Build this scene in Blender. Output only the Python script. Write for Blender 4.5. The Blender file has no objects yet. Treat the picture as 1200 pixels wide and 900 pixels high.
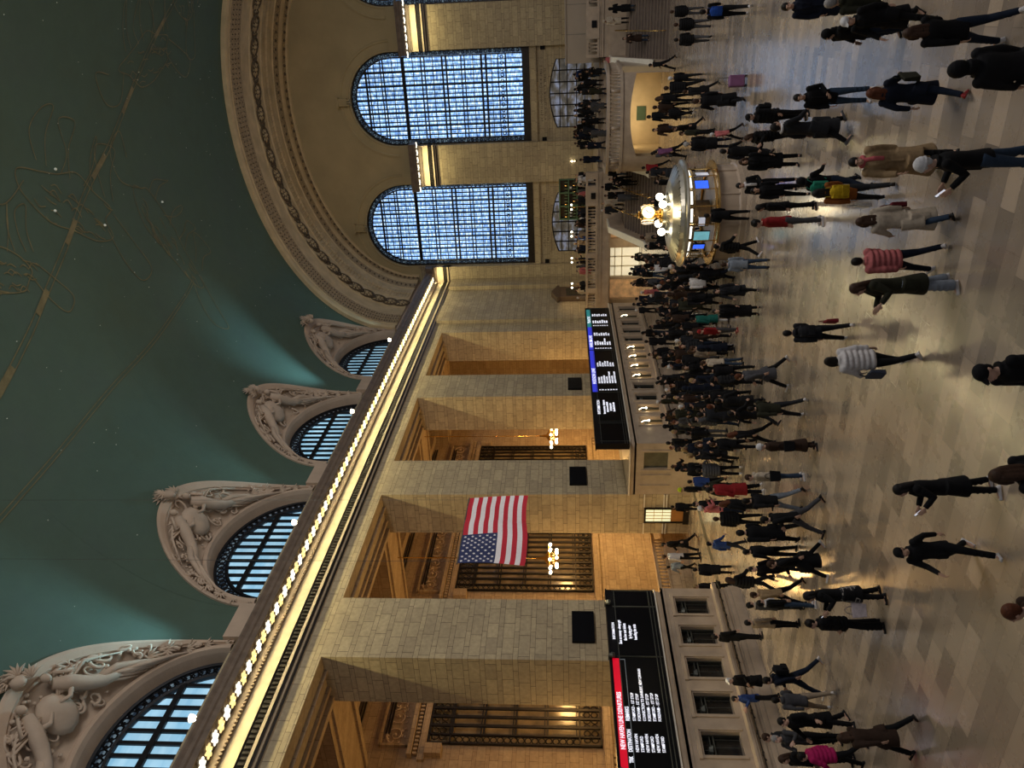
import bpy, bmesh, math, random
from mathutils import Vector, Matrix
from math import sin, cos, pi, sqrt
random.seed(7)
SC = bpy.context.scene
COL = SC.collection

# ------------------------------------------------------------------ camera
F, YAW, PITCH, ROLL = 877.05, 0.46205, 0.07202, -0.0115
EYE = Vector((0, 0, 6.5))
fw = Vector((cos(YAW)*cos(PITCH), sin(YAW)*cos(PITCH), sin(PITCH)))
rt = Vector((sin(YAW), -cos(YAW), 0)); up_ = rt.cross(fw)
r2 = rt*cos(ROLL)+up_*sin(ROLL); u2 = up_*cos(ROLL)-rt*sin(ROLL)
cd = bpy.data.cameras.new('camera'); cam = bpy.data.objects.new('camera', cd); COL.objects.link(cam)
cd.sensor_width = 36; cd.lens = 36*F/1200; cd.clip_end = 300; cd.clip_start = .1
m = Matrix((( -u2.x, r2.x, -fw.x, 0), (-u2.y, r2.y, -fw.y, 0), (-u2.z, r2.z, -fw.z, 0), (0, 0, 0, 1)))
cam.matrix_world = Matrix.Translation(EYE) @ m       # the phone was held on its side: the hall's up points left
SC.camera = cam
SC.view_settings.view_transform = 'Standard'
try: SC.view_settings.look = 'None'
except Exception: pass
SC.view_settings.gamma = 1; SC.view_settings.use_curve_mapping = False
SC.view_settings.exposure = 0.0

# ------------------------------------------------------------------ world and big lights
w = bpy.data.worlds.new('world'); SC.world = w; w.use_nodes = True
w.node_tree.nodes['Background'].inputs[0].default_value = (.85, .88, 1.0, 1)
w.node_tree.nodes['Background'].inputs[1].default_value = .175

def light(kind, name, loc, power, color, rot=None, to=None, **kw):
    d = bpy.data.lights.new(name, kind); d.energy = power; d.color = color
    for k, v in kw.items(): setattr(d, k, v)
    o = bpy.data.objects.new(name, d); COL.objects.link(o); o.location = loc
    if to is not None:
        o.rotation_euler = (Vector(to)-Vector(loc)).to_track_quat('-Z', 'Y').to_euler()
    if rot is not None: o.rotation_euler = rot
    return o
WARM = (1, .84, .42); AMB = (1, .56, .18)
# strips of bulbs under the cornices
for xc in (10.5, 20.5, 30.5, 40.5, 50.5, 61):
    light('AREA', 'cornice_strip', (xc, 22.44, 18.98), 215, WARM, rot=(math.radians(9), 0, 0), shape='RECTANGLE', size=9.8, size_y=.10)
for yc in (12.15, .9):
    light('AREA', 'cap_strip', (67.72, yc, 19.38), 150, WARM, rot=(0, math.radians(-10), 0), shape='RECTANGLE', size=.12, size_y=3.4)
light('AREA', 'corner_strip', (68.0, 22.2, 18.95), 60, WARM, rot=(0, math.radians(-10), 0), shape='RECTANGLE', size=.12, size_y=1.4)
# chandelier light in the corridor behind the niches
for xc, pw in ((17.9, 260), (29.4, 420), (40.9, 430), (52.4, 500)):
    light('POINT', 'corridor_light', (xc+3.5, 28.6, 6.6), pw*1.6, AMB, shadow_soft_size=.5)
    light('POINT', 'corridor_low_light', (xc+1.0, 30.0, 2.6), pw*.8, (1, .62, .2), shadow_soft_size=.4)
# floodlights on the cornice washing the vault
for xc, yy, tgt, pw, sp in ((46.6, 22.6, (45.0, 20.0, 27.2), 1900, 50), (35.1, 22.6, (30.5, 18.0, 28.6), 560, 75), (23.6, 22.6, (19.6, 20.0, 27.4), 1300, 58), (12.1, 22.6, (9, 19.5, 27.5), 800, 60), (57.6, 22.6, (56, 20.5, 26.6), 160, 60)):
    light('SPOT', 'vault_flood', (xc, yy, 21.0), pw*1.0, (.42, .82, 1), to=tgt, spot_size=math.radians(sp), spot_blend=1, shadow_soft_size=.2)
# daylight entering by the opposite upper windows
light('AREA', 'opposite_window_light', (24, -9.5, 22), 4500, (1, .93, .88), to=(30, 16, 4), shape='RECTANGLE', size=34, size_y=5)
# ticket-hall lamps over the floor by the passage
light('SPOT', 'passage_lamp', (29.4, 24.9, 8.5), 2400, (1, .83, .42), to=(28.3, 21.6, 0), spot_size=math.radians(82), spot_blend=.7, shadow_soft_size=.5)
for lx in (14.0, 17.5, 21.5):
    light('SPOT', 'booth_roof_lamp', (lx, 19.6, 5.4), 430, (1, .80, .45), to=(lx+1.6, 17.6, 0), spot_size=math.radians(100), spot_blend=1, shadow_soft_size=.3)
light('AREA', 'bastion_passage_light', (52.2, 6.5, 2.2), 62, (1, .80, .48), to=(53.2, 6.5, 0), shape='RECTANGLE', size=3.5, size_y=.8)

# ------------------------------------------------------------------ materials
def newmat(name):
    m = bpy.data.materials.new(name); m.use_nodes = True
    nt = m.node_tree; return m, nt, nt.nodes['Principled BSDF']
def lk(nt, a, b): nt.links.new(a, b)
def mathn(nt, op, a, b=None):
    n = nt.nodes.new('ShaderNodeMath'); n.operation = op
    for i, v in enumerate((a, b)):
        if v is None: continue
        if isinstance(v, (int, float)): n.inputs[i].default_value = v
        else: lk(nt, v, n.inputs[i])
    return n.outputs[0]
def posxyz(nt):
    g = nt.nodes.new('ShaderNodeNewGeometry'); s = nt.nodes.new('ShaderNodeSeparateXYZ'); lk(nt, g.outputs['Position'], s.inputs[0])
    return g.outputs['Position'], s.outputs
def comb(nt, x, y, z=0):
    c = nt.nodes.new('ShaderNodeCombineXYZ')
    for i, v in enumerate((x, y, z)):
        if isinstance(v, (int, float)): c.inputs[i].default_value = v
        else: lk(nt, v, c.inputs[i])
    return c.outputs[0]
def noise(nt, vec, scale, detail=4, rough=.55):
    n = nt.nodes.new('ShaderNodeTexNoise'); n.inputs['Scale'].default_value = scale; n.inputs['Detail'].default_value = detail; n.inputs['Roughness'].default_value = rough
    if vec is not None: lk(nt, vec, n.inputs['Vector'])
    return n.outputs['Fac']
def ramp(nt, fac, stops):
    r = nt.nodes.new('ShaderNodeValToRGB'); e = r.color_ramp.elements
    while len(e) < len(stops): e.new(.5)
    for i, (p, c) in enumerate(stops): e[i].position = p; e[i].color = (*c, 1)
    lk(nt, fac, r.inputs[0]); return r.outputs[0]
def mixc(nt, fac, a, b, mode='MIX'):
    n = nt.nodes.new('ShaderNodeMix'); n.data_type = 'RGBA'; n.blend_type = mode
    if isinstance(fac, (int, float)): n.inputs[0].default_value = fac
    else: lk(nt, fac, n.inputs[0])
    for i, v in ((6, a), (7, b)):
        if isinstance(v, tuple): n.inputs[i].default_value = (*v, 1)
        else: lk(nt, v, n.inputs[i])
    return n.outputs[2]
def bump(nt, b, h, strength=.3, dist=.02):
    n = nt.nodes.new('ShaderNodeBump'); n.inputs['Strength'].default_value = strength; n.inputs['Distance'].default_value = dist
    lk(nt, h, n.inputs['Height']); lk(nt, n.outputs[0], b.inputs['Normal'])
def plain(name, col, rough=.6, metal=0, nscale=3, namp=.18, bmp=0, emit=None, estr=0, spec=None):
    m, nt, b = newmat(name); p, s = posxyz(nt)
    f = noise(nt, p, nscale, 5)
    c = ramp(nt, f, [(.3, tuple(v*(1-namp) for v in col)), (.7, tuple(min(1, v*(1+namp)) for v in col))])
    lk(nt, c, b.inputs['Base Color']); b.inputs['Roughness'].default_value = rough; b.inputs['Metallic'].default_value = metal
    if bmp: bump(nt, b, noise(nt, p, nscale*6, 6), bmp, .02)
    if emit: b.inputs['Emission Color'].default_value = (*emit, 1); b.inputs['Emission Strength'].default_value = estr
    if spec is not None: b.inputs['Specular IOR Level'].default_value = spec
    return m
def blocks(name, c1, c2, mortar, bw=.85, bh=.34, ms=.014, rough=.7):
    m, nt, b = newmat(name); p, s = posxyz(nt)
    zz_ = mathn(nt, 'ADD', s[2], mathn(nt, 'MULTIPLY', mathn(nt, 'COSINE', mathn(nt, 'MULTIPLY', s[2], 2*pi/(2*bh))), bh*.22))
    v = comb(nt, mathn(nt, 'ADD', s[0], s[1]), zz_)
    t = nt.nodes.new('ShaderNodeTexBrick'); lk(nt, v, t.inputs['Vector'])
    t.inputs['Color1'].default_value = (*c1, 1); t.inputs['Color2'].default_value = (*c2, 1); t.inputs['Mortar'].default_value = (*mortar, 1)
    t.inputs['Scale'].default_value = 1; t.inputs['Brick Width'].default_value = bw; t.inputs['Row Height'].default_value = bh; t.inputs['Mortar Size'].default_value = ms
    t.inputs['Mortar Smooth'].default_value = .3
    t.offset = .43; t.squash = 1.35; t.squash_frequency = 3
    n = noise(nt, p, .35, 4); n2 = noise(nt, p, 6, 6)
    c = mixc(nt, .55, t.outputs['Color'], ramp(nt, n2, [(.3, (.5, .5, .5)), (.75, (1, 1, 1))]), 'MULTIPLY')
    c = mixc(nt, .5, c, ramp(nt, n, [(.3, (.62, .60, .58)), (.7, (1, 1, 1))]), 'MULTIPLY')
    lk(nt, c, b.inputs['Base Color']); b.inputs['Roughness'].default_value = rough
    bump(nt, b, t.outputs['Fac'], -.5, .01)
    return m
M = {}
M['stone'] = blocks('caen_stone_blocks', (.60, .49, .30), (.47, .38, .24), (.15, .11, .065))
M['stone_fine'] = plain('carved_stone', (.50, .41, .29), .7, nscale=2, namp=.15, bmp=.25)
M['corr'] = blocks('corridor_stone_blocks', (.56, .42, .26), (.46, .33, .20), (.22, .14, .07))
M['botticino'] = plain('pale_marble', (.38, .30, .22), .35, nscale=1.6, namp=.16, bmp=.1)
M['white_marble'] = plain('white_marble_trim', (.75, .72, .62), .3, nscale=4, namp=.06)
M['tymp'] = plain('tympanum_plaster', (.46, .37, .20), .8, nscale=.4, namp=.10)
M['arch'] = plain('arch_plaster', (.64, .50, .29), .8, nscale=.9, namp=.16, bmp=.3)
M['arch_shade'] = plain('arch_ornament', (.15, .11, .065), .8, nscale=14, namp=.6, bmp=1)  # ornament coloured dark to stand in for the shade in its relief
M['relief'] = plain('relief_stucco', (.56, .44, .33), .75, nscale=1.3, namp=.13, bmp=.3)
M['relief_rim'] = plain('relief_rim_stone', (.54, .41, .30), .75, nscale=.8, namp=.12, bmp=.2)
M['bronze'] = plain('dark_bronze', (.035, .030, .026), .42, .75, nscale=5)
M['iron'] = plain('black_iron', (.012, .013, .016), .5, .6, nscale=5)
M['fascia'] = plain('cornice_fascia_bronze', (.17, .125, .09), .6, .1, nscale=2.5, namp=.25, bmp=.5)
M['brass'] = plain('polished_brass', (.78, .52, .18), .22, 1, nscale=3, namp=.08)
M['gold'] = plain('gold_leaf', (.42, .30, .09), .5, .3, nscale=7, namp=.3)
M['black'] = plain('black_panel', (.004, .004, .005), .5, nscale=3, spec=.15)
M['blackgloss'] = plain('screen_glass', (.002, .002, .003), .3, nscale=3, spec=.12)
M['gunmetal'] = plain('grey_green_metal', (.10, .105, .09), .35, .6, nscale=3)
M['darkglass'] = plain('dark_window_glass', (.02, .018, .015), .08, nscale=3)
M['screen_blue'] = plain('blue_header', (.01, .01, .12), .4, emit=(.03, .04, .62), estr=.9)
M['screen_green'] = plain('green_header', (.01, .06, .05), .4, emit=(.02, .22, .22), estr=.8)
M['screen_red'] = plain('red_header', (.3, .0, .01), .4, emit=(.55, .0, .015), estr=.95)
M['text_white'] = plain('lit_letters', (.8, .8, .85), .5, emit=(.86, .88, 1), estr=1.05)
M['text_grey'] = plain('board_rule', (.12, .13, .14), .5, emit=(.3, .34, .36), estr=.35)
M['bulb_w'] = plain('lit_white_bulb', (.9, .9, .8), .4, emit=(1, .95, .78), estr=1.6)
M['bulb_y'] = plain('lit_amber_bulb', (.9, .8, .4), .4, emit=(1, .74, .30), estr=1.05)
M['lamp'] = plain('lit_lamp_globe', (1, .95, .8), .4, emit=(1, .88, .62), estr=7)
M['shop'] = plain('lit_shop_glass', (.8, .8, .7), .4, nscale=1.5, namp=.3, emit=(.95, .85, .60), estr=.5)
M['opal'] = plain('opal_clock_glass', (.9, .88, .75), .3, emit=(1, .93, .75), estr=.75)
M['ink'] = plain('clock_black', (.01, .01, .015), .5)
M['leaf'] = plain('green_board', (.04, .07, .035), .7)
M['red'] = plain('red_cloth', (.50, .012, .03), .8, nscale=20, namp=.1)
M['white_cloth'] = plain('white_cloth', (.80, .76, .76), .8, nscale=20, namp=.06)
M['blue_cloth'] = plain('navy_cloth', (.018, .028, .10), .8, nscale=20, namp=.1)
M['orange_door'] = plain('varnished_door', (.45, .2, .05), .35, nscale=2)

# ceiling paint
mm, nt, b = newmat('teal_ceiling_paint'); p, s = posxyz(nt)
c = ramp(nt, noise(nt, p, .16, 6, .7), [(.25, (.080, .122, .082)), (.5, (.082, .138, .104)), (.75, (.084, .130, .108))])
c = mixc(nt, .5, c, ramp(nt, noise(nt, p, 1.1, 8, .75), [(.3, (.78, .78, .78)), (.7, (1, 1, 1))]), 'MULTIPLY')
lk(nt, c, b.inputs['Base Color']); b.inputs['Roughness'].default_value = .85; M['ceiling'] = mm
# floor marble: long rectangular tiles laid across the hall in running bond
mm, nt, b = newmat('tennessee_marble_tiles'); p, s = posxyz(nt)
t = nt.nodes.new('ShaderNodeTexBrick'); lk(nt, comb(nt, s[1], s[0]), t.inputs['Vector'])
t.inputs['Scale'].default_value = 1; t.inputs['Brick Width'].default_value = 1.15; t.inputs['Row Height'].default_value = .40; t.inputs['Mortar Size'].default_value = .004; t.offset = .37; t.squash = .7; t.squash_frequency = 2
t.inputs['Color1'].default_value = (.44, .35, .255, 1); t.inputs['Color2'].default_value = (.18, .147, .115, 1); t.inputs['Mortar'].default_value = (.14, .11, .085, 1)
st = nt.nodes.new('ShaderNodeVectorMath'); st.operation = 'MULTIPLY'; lk(nt, p, st.inputs[0]); st.inputs[1].default_value = (2.6, .5, 1)
c = mixc(nt, .35, t.outputs['Color'], ramp(nt, noise(nt, st.outputs[0], 1.4, 8, .7), [(.25, (.55, .55, .56)), (.5, (.9, .87, .84)), (.8, (1, 1, 1))]), 'MULTIPLY')
c = mixc(nt, .2, c, ramp(nt, noise(nt, p, .5, 3), [(.35, (.7, .7, .74)), (.65, (1, 1, 1))]), 'MULTIPLY')
lk(nt, c, b.inputs['Base Color'])
rr = nt.nodes.new('ShaderNodeMapRange'); lk(nt, noise(nt, p, 2.3, 5), rr.inputs[0]); rr.inputs[3].default_value = .2; rr.inputs[4].default_value = .36
lk(nt, rr.outputs[0], b.inputs['Roughness']); b.inputs['Specular IOR Level'].default_value = .9; b.inputs['Coat Weight'].default_value = .7; b.inputs['Coat IOR'].default_value = 1.62; b.inputs['Coat Roughness'].default_value = .15; M['floor'] = mm
# daylight seen through the big windows: bright glass with the panes of the outer window behind it
def skyglass(name, cols, strength, sx, sz, axis):
    mm, nt, b = newmat(name); p, s = posxyz(nt)
    h = mathn(nt, 'MULTIPLY', s[axis], sx); z = mathn(nt, 'MULTIPLY', s[2], sz)
    f = noise(nt, comb(nt, h, z), 1, 3, .6); f2 = noise(nt, comb(nt, s[axis], s[2]), .28, 2)
    c = ramp(nt, f, [(.28, cols[0]), (.48, cols[1]), (.68, cols[2])])
    st = mathn(nt, 'MULTIPLY', mathn(nt, 'ADD', f2, .45), strength)
    b.inputs['Base Color'].default_value = (.05, .07, .1, 1); b.inputs['Roughness'].default_value = .2
    lk(nt, c, b.inputs['Emission Color']); lk(nt, st, b.inputs['Emission Strength']); return mm
M['day_end'] = skyglass('daylit_glass_end', [(.04, .09, .32), (.20, .40, .78), (.75, .92, 1.0)], 2.0, 2.2, 6.0, 1)
M['day_lun'] = skyglass('daylit_glass_lunette', [(.22, .50, .72), (.34, .62, .82), (.46, .74, .92)], .95, .4, 1.6, 0)
M['day_border'] = skyglass('dim_border_glass', [(.01, .015, .03), (.03, .05, .08), (.30, .42, .5)], .5, 3.5, 3.5, 1)
M['day_low'] = skyglass('lower_window_glass', [(.04, .03, .02), (.16, .13, .09), (.42, .46, .62)], .45, .9, 1.8, 1)

# ------------------------------------------------------------------ mesh helpers
class MB:
    def __init__(s): s.v = []; s.f = []; s.mi = []
    def add(s, vs, fs, mi=0):
        o = len(s.v); s.v += [tuple(q) for q in vs]; s.f += [tuple(i+o for i in f) for f in fs]; s.mi += [mi]*len(fs)
    def box(s, x0, x1, y0, y1, z0, z1, mi=0, mat=None):
        vs = [(x, y, z) for x in (x0, x1) for y in (y0, y1) for z in (z0, z1)]
        if mat: vs = [tuple(mat @ Vector(q)) for q in vs]
        s.add(vs, [(0, 1, 3, 2), (4, 6, 7, 5), (0, 4, 5, 1), (2, 3, 7, 6), (0, 2, 6, 4), (1, 5, 7, 3)], mi)
    def bar(s, a, b, w, h=None, mi=0, upv=(0, 0, 1)):
        h = h or w; a = Vector(a); b = Vector(b); d = (b-a).normalized(); u = Vector(upv)
        if abs(d.dot(u)) > .99: u = Vector((1, 0, 0))
        sd = d.cross(u).normalized(); uu = sd.cross(d)
        vs = []
        for p in (a, b):
            for i, j in ((-1, -1), (1, -1), (1, 1), (-1, 1)): vs.append(p+sd*i*w/2+uu*j*h/2)
        s.add(vs, [(0, 1, 2, 3), (7, 6, 5, 4), (0, 4, 5, 1), (1, 5, 6, 2), (2, 6, 7, 3), (3, 7, 4, 0)], mi)
    def tube(s, pts, rad, n=6, mi=0, closed=False, cap=True):
        pts = [Vector(p) for p in pts]; k = len(pts)
        if not hasattr(rad, '__len__'): rad = [rad]*k
        vs = []; prev = None
        for i, p in enumerate(pts):
            d = (pts[(i+1) % k if closed else min(i+1, k-1)]-pts[(i-1) % k if closed else max(i-1, 0)])
            d = d.normalized() if d.length > 1e-9 else Vector((0, 0, 1))
            if prev is None:
                prev = Vector((0, 0, 1)) if abs(d.z) < .9 else Vector((1, 0, 0))
            u = (prev-d*prev.dot(d)).normalized(); prev = u; w_ = d.cross(u)
            for j in range(n):
                a = 2*pi*j/n; vs.append(p+(u*cos(a)+w_*sin(a))*rad[i])
        fs = []
        for i in range(k if closed else k-1):
            for j in range(n): fs.append((i*n+j, i*n+(j+1) % n, ((i+1) % k)*n+(j+1) % n, ((i+1) % k)*n+j))
        if cap and not closed: fs.append(tuple(range(n-1, -1, -1))); fs.append(tuple((k-1)*n+j for j in range(n)))
        s.add(vs, fs, mi)
    def lathe(s, prof, cx, cy, n=24, mi=0, a0=0, a1=2*pi, cz=0):
        full = abs(a1-a0-2*pi) < 1e-6; k = n if full else n+1; vs = []
        for i in range(k):
            a = a0+(a1-a0)*i/n
            for r, z in prof: vs.append((cx+r*cos(a), cy+r*sin(a), cz+z))
        q = len(prof); fs = []
        for i in range(n):
            j = (i+1) % k
            for t_ in range(q-1): fs.append((i*q+t_, j*q+t_, j*q+t_+1, i*q+t_+1))
        s.add(vs, fs, mi)
    def ball(s, c, r, n=8, mi=0, sc=(1, 1, 1), rot=None):
        vs = [] ; m_ = n//2
        for i in range(m_+1):
            t_ = pi*i/m_
            for j in range(n):
                a = 2*pi*j/n; v = Vector((sin(t_)*cos(a)*sc[0], sin(t_)*sin(a)*sc[1], cos(t_)*sc[2]))*r
                if rot: v = rot @ v
                vs.append(Vector(c)+v)
        fs = [(i*n+j, (i+1)*n+j, (i+1)*n+(j+1) % n, i*n+(j+1) % n) for i in range(m_) for j in range(n)]
        s.add(vs, fs, mi)
    def grid(s, rows, mi=0, closed=False):
        r = len(rows); c = len(rows[0]); vs = [q for row in rows for q in row]
        fs = [(i*c+j, i*c+(j+1) % c, (i+1)*c+(j+1) % c, (i+1)*c+j) for i in range(r-1) for j in range(c if closed else c-1)]
        s.add(vs, fs, mi)
    def sweep(s, prof, path, mi=0, frame=None):
        rows = []
        for i, (p, o, u) in enumerate(path):     # point, outward dir, up dir
            rows.append([tuple(Vector(p)+Vector(o)*d+Vector(u)*z) for d, z in prof])
        s.grid(rows, mi)
    def build(s, name, mats, parent=None, smooth=False, label=None, cat=None, group=None, kind=None, recalc=True):
        me = bpy.data.meshes.new(name); me.from_pydata(s.v, [], s.f)
        if not isinstance(mats, (list, tuple)): mats = [mats]
        for m_ in mats: me.materials.append(M[m_] if isinstance(m_, str) else m_)
        if len(mats) > 1: me.polygons.foreach_set('material_index', s.mi)
        if smooth: me.polygons.foreach_set('use_smooth', [True]*len(me.polygons))
        if recalc:
            bm = bmesh.new(); bm.from_mesh(me); bmesh.ops.recalc_face_normals(bm, faces=bm.faces); bm.to_mesh(me); bm.free()
        me.update()
        o = bpy.data.objects.new(name, me); COL.objects.link(o)
        if parent: o.parent = parent; o.matrix_parent_inverse = Matrix.Translation(-parent.location) if parent.type == 'EMPTY' else Matrix()
        tag(o, label, cat, group, kind); return o
def tag(o, label=None, cat=None, group=None, kind=None):
    if label: o['label'] = label
    if cat: o['category'] = cat
    if group: o['group'] = group
    if kind: o['kind'] = kind
    return o
def empty(name, loc=(0, 0, 0), label=None, cat=None, group=None, kind=None):
    o = bpy.data.objects.new(name, None); COL.objects.link(o); o.location = loc; o.empty_display_size = .2
    return tag(o, label, cat, group, kind)
def copy_tree(o, parent=None):
    c = o.copy(); COL.objects.link(c); c.parent = parent
    for ch in list(o.children): copy_tree(ch, c)
    return c
def text(s_, size, loc, xdir, ydir, mat, parent=None, name='lettering', align='LEFT', bold=0, depth=.003, sx=1):
    cu = bpy.data.curves.new(name, 'FONT'); cu.body = s_; cu.size = size; cu.align_x = align; cu.extrude = depth; cu.offset = bold; cu.resolution_u = 2
    o = bpy.data.objects.new(name, cu); COL.objects.link(o)
    me = bpy.data.meshes.new_from_object(o.evaluated_get(bpy.context.evaluated_depsgraph_get()))
    bpy.data.objects.remove(o); bpy.data.curves.remove(cu)
    xd = Vector(xdir); yd = Vector(ydir); zd = xd.cross(yd)
    mt = Matrix(((xd.x*sx, yd.x, zd.x, loc[0]), (xd.y*sx, yd.y, zd.y, loc[1]), (xd.z*sx, yd.z, zd.z, loc[2]), (0, 0, 0, 1)))
    me.transform(mt); me.materials.clear(); me.materials.append(M[mat])
    o = bpy.data.objects.new(name, me); COL.objects.link(o)
    if parent: o.parent = parent; o.matrix_parent_inverse = Matrix.Translation(-parent.location) if parent.type == 'EMPTY' else Matrix()
    return o

def wall(mb, fn, u0, u1, z0, z1, ops, depth, extra=()):
    """fn(u, z, d) -> xyz; ops: (ua, ub, za, ztop) with ztop a number or function of u. Faces + reveals of each opening."""
    us = {u0, u1}
    for (a, b_, za, zt) in ops:
        us |= {max(a, u0), min(b_, u1)}
        if callable(zt):
            for i in range(1, 32): us.add(a+(b_-a)*(1-cos(pi*i/32))/2)
    us = sorted(us)
    for a, b_ in zip(us, us[1:]):
        if b_-a < 1e-6: continue
        mid = (a+b_)/2; cur = [(z0, z0)]
        for (oa, ob, za, zt) in sorted(ops, key=lambda q: q[2]):
            if oa <= mid <= ob:
                ta, tb = (zt(a), zt(b_)) if callable(zt) else (zt, zt)
                c0 = cur[-1]
                if za-c0[0] > 1e-4: mb.add([fn(a, c0[0], 0), fn(b_, c0[1], 0), fn(b_, za, 0), fn(a, za, 0)], [(0, 1, 2, 3)])
                mb.add([fn(a, ta, 0), fn(b_, tb, 0), fn(b_, tb, depth), fn(a, ta, depth)], [(0, 1, 2, 3)])
                if za > z0: mb.add([fn(a, za, 0), fn(b_, za, 0), fn(b_, za, depth), fn(a, za, depth)], [(0, 1, 2, 3)])
                cur.append((ta, tb))
        c0 = cur[-1]
        mb.add([fn(a, c0[0], 0), fn(b_, c0[1], 0), fn(b_, z1, 0), fn(a, z1, 0)], [(0, 1, 2, 3)])
    for (oa, ob, za, zt) in ops:
        for u in (oa, ob):
            t_ = zt(u) if callable(zt) else zt
            if u0 <= u <= u1: mb.add([fn(u, za, 0), fn(u, t_, 0), fn(u, t_, depth), fn(u, za, depth)], [(0, 1, 2, 3)])

# ------------------------------------------------------------------ dimensions of the hall
YL, XE, YC = 23.31, 69.35, 6.5
VA, VB, VZ = 16.8, 10.65, 20.6
BAYS = [52.36, 40.88, 29.40, 17.92, 6.44]
NW = 4.02                                     # half width of a niche
def vy(z, a=VA, b=VB): return YC+a*sqrt(max(0, 1-((z-VZ)/b)**2))

# floor
mb = MB(); mb.box(-6, 72, -14, 36, -.3, 0); mb.build('floor', 'floor', kind='structure')
mb = MB(); mb.box(24.4, 34.2, 22.35, 22.75, .0, .006); mb.build('trim_1', plain('dark_floor_border', (.07, .06, .045), .3), kind='structure')

# left wall
lw = lambda u, z, d: (u, YL+d, z)
mb = MB()
ops = []
for c_ in BAYS:
    ops.append((c_-NW, c_+NW, 0.0 if abs(c_-29.4) < .1 else 3.1, 16.64))
wall(mb, lw, -4, 69.35, 0, 20.6, ops, 2.57)
o = mb.build('wall_left', 'stone', kind='structure')
# shallow pilaster steps towards the far corner, plus back sides of the piers facing the corridor
mb = MB()
mb.box(58.4, 62.0, YL-.28, YL+.1, 3.9, 17.36); mb.box(66.5, 68.7, YL-.5, YL+.1, 3.9, 17.36); mb.box(62.0, 66.5, YL-.14, YL+.1, 3.9, 17.36)
mb.build('trim_2', 'stone', kind='structure')
mb = MB()
for i, c_ in enumerate(BAYS+[-5.04]):
    x1 = c_-NW; x0 = c_-11.48+NW
    mb.add([(x0, 25.88, 0), (x1, 25.88, 0), (x1, 25.88, 16.64), (x0, 25.88, 16.64)], [(0, 1, 2, 3)])
mb.add([(56.38, 25.88, 0), (69, 25.88, 0), (69, 25.88, 16.64), (56.38, 25.88, 16.64)], [(0, 1, 2, 3)])
mb.box(-4, 69, 25.88, 26.3, 16.64, 18.6); mb.box(-4, 69, 25.60, 25.9, 16.45, 16.64)
# panelled architrave under each niche head
for c_ in BAYS:
    mb.box(c_-NW, c_+NW, 24.1, 24.25, 16.50, 16.66); mb.box(c_-NW, c_+NW, 25.0, 25.2, 16.50, 16.66)
mb.build('wall_corridor_inner', 'corr', kind='structure')
# corridor behind
mb = MB()
bw = lambda u, z, d: (u, 33.9+d, z)
wall(mb, bw, -4, 69, 0, 19.2, [(c_-3.3, c_+3.3, 4.85, 13.9) for c_ in BAYS], .5)
mb.add([(69, 25.88, 0), (69, 33.9, 0), (69, 33.9, 19.2), (69, 25.88, 19.2)], [(0, 1, 2, 3)])
for c_ in BAYS[:4]:
    for s_ in (-1, 1):                                   # broad pilaster strips and mouldings below the sill
        for k in range(3): mb.box(c_+s_*(3.75+k*.42)-.13, c_+s_*(3.75+k*.42)+.13, 33.7-.05*k, 33.92, 0, 4.3)
    mb.box(c_-4.6, c_+4.6, 33.62, 33.95, 4.35, 4.75)
    mb.box(c_-4.3, c_+4.3, 33.70, 33.95, 13.95, 14.3); mb.box(c_-4.1, c_+4.1, 33.55, 33.95, 14.62, 14.85)
    for k in range(34): mb.box(c_-4.0+k*.24, c_-3.88+k*.24, 33.66, 33.95, 14.36, 14.56)
    for s_ in (-1, 1): mb.box(c_+s_*3.75-.3, c_+s_*3.75+.3, 33.5, 33.95, 13.1, 13.95)
mb.build('wall_corridor_outer', 'corr', kind='structure')
mb = MB()
mb.box(-4, 69, 25.9, 34, 19.0, 19.3)
for c_ in BAYS:
    for xx in (c_+5.74, ):
        mb.box(xx-1.72, xx+1.72, 25.9, 33.9, 16.9, 19.0)
        mb.box(xx-1.35, xx-1.05, 25.9, 33.9, 16.78, 16.9); mb.box(xx+1.05, xx+1.35, 25.9, 33.9, 16.78, 16.9)
    for k in range(3): mb.box(c_-4.0, c_+4.0, 33.0-.35*k, 33.2-.35*k+.5, 18.0+.3*k, 18.3+.3*k)
    for k in range(3): mb.box(c_-4.0, c_+4.0, 26.2+.3*k, 26.9+.3*k, 18.0+.3*k, 18.3+.3*k)
mb.build('ceiling_corridor', 'corr', kind='structure')

# relief panels over the grilles
def scroll_panel(mb, x0, x1, z0, z1, y, rnd):
    n = int((x1-x0)/(z1-z0)*1.15)+1; r = (z1-z0)*.40; zc = (z0+z1)/2
    for i in range(n):
        cx = x0+(i+.5)*(x1-x0)/n; sg = 1 if i % 2 else -1; pts = []
        for k in range(26):
            a = k/25*4.6*pi/2*1.15; rr_ = r*(1-.8*k/25); pts.append((cx+rr_*cos(a)*sg, y-.03, zc+rr_*sin(a)))
        mb.tube(pts, [.045*(1-.5*k/25) for k in range(26)], 5)
        mb.ball((cx, y-.05, zc), .09, 8)
        for k in range(11):
            a = rnd.random()*2*pi; rr_ = r*(.65+.5*rnd.random()); px, pz = cx+rr_*cos(a), zc+rr_*sin(a)
            if x0+.05 < px < x1-.05 and z0+.05 < pz < z1-.05:
                mb.ball((px, y-.03, pz), .07, 6, sc=(1.6, .5, .6), rot=Matrix.Rotation(rnd.random()*pi, 3, 'Y'))
rnd = random.Random(3)
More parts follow.
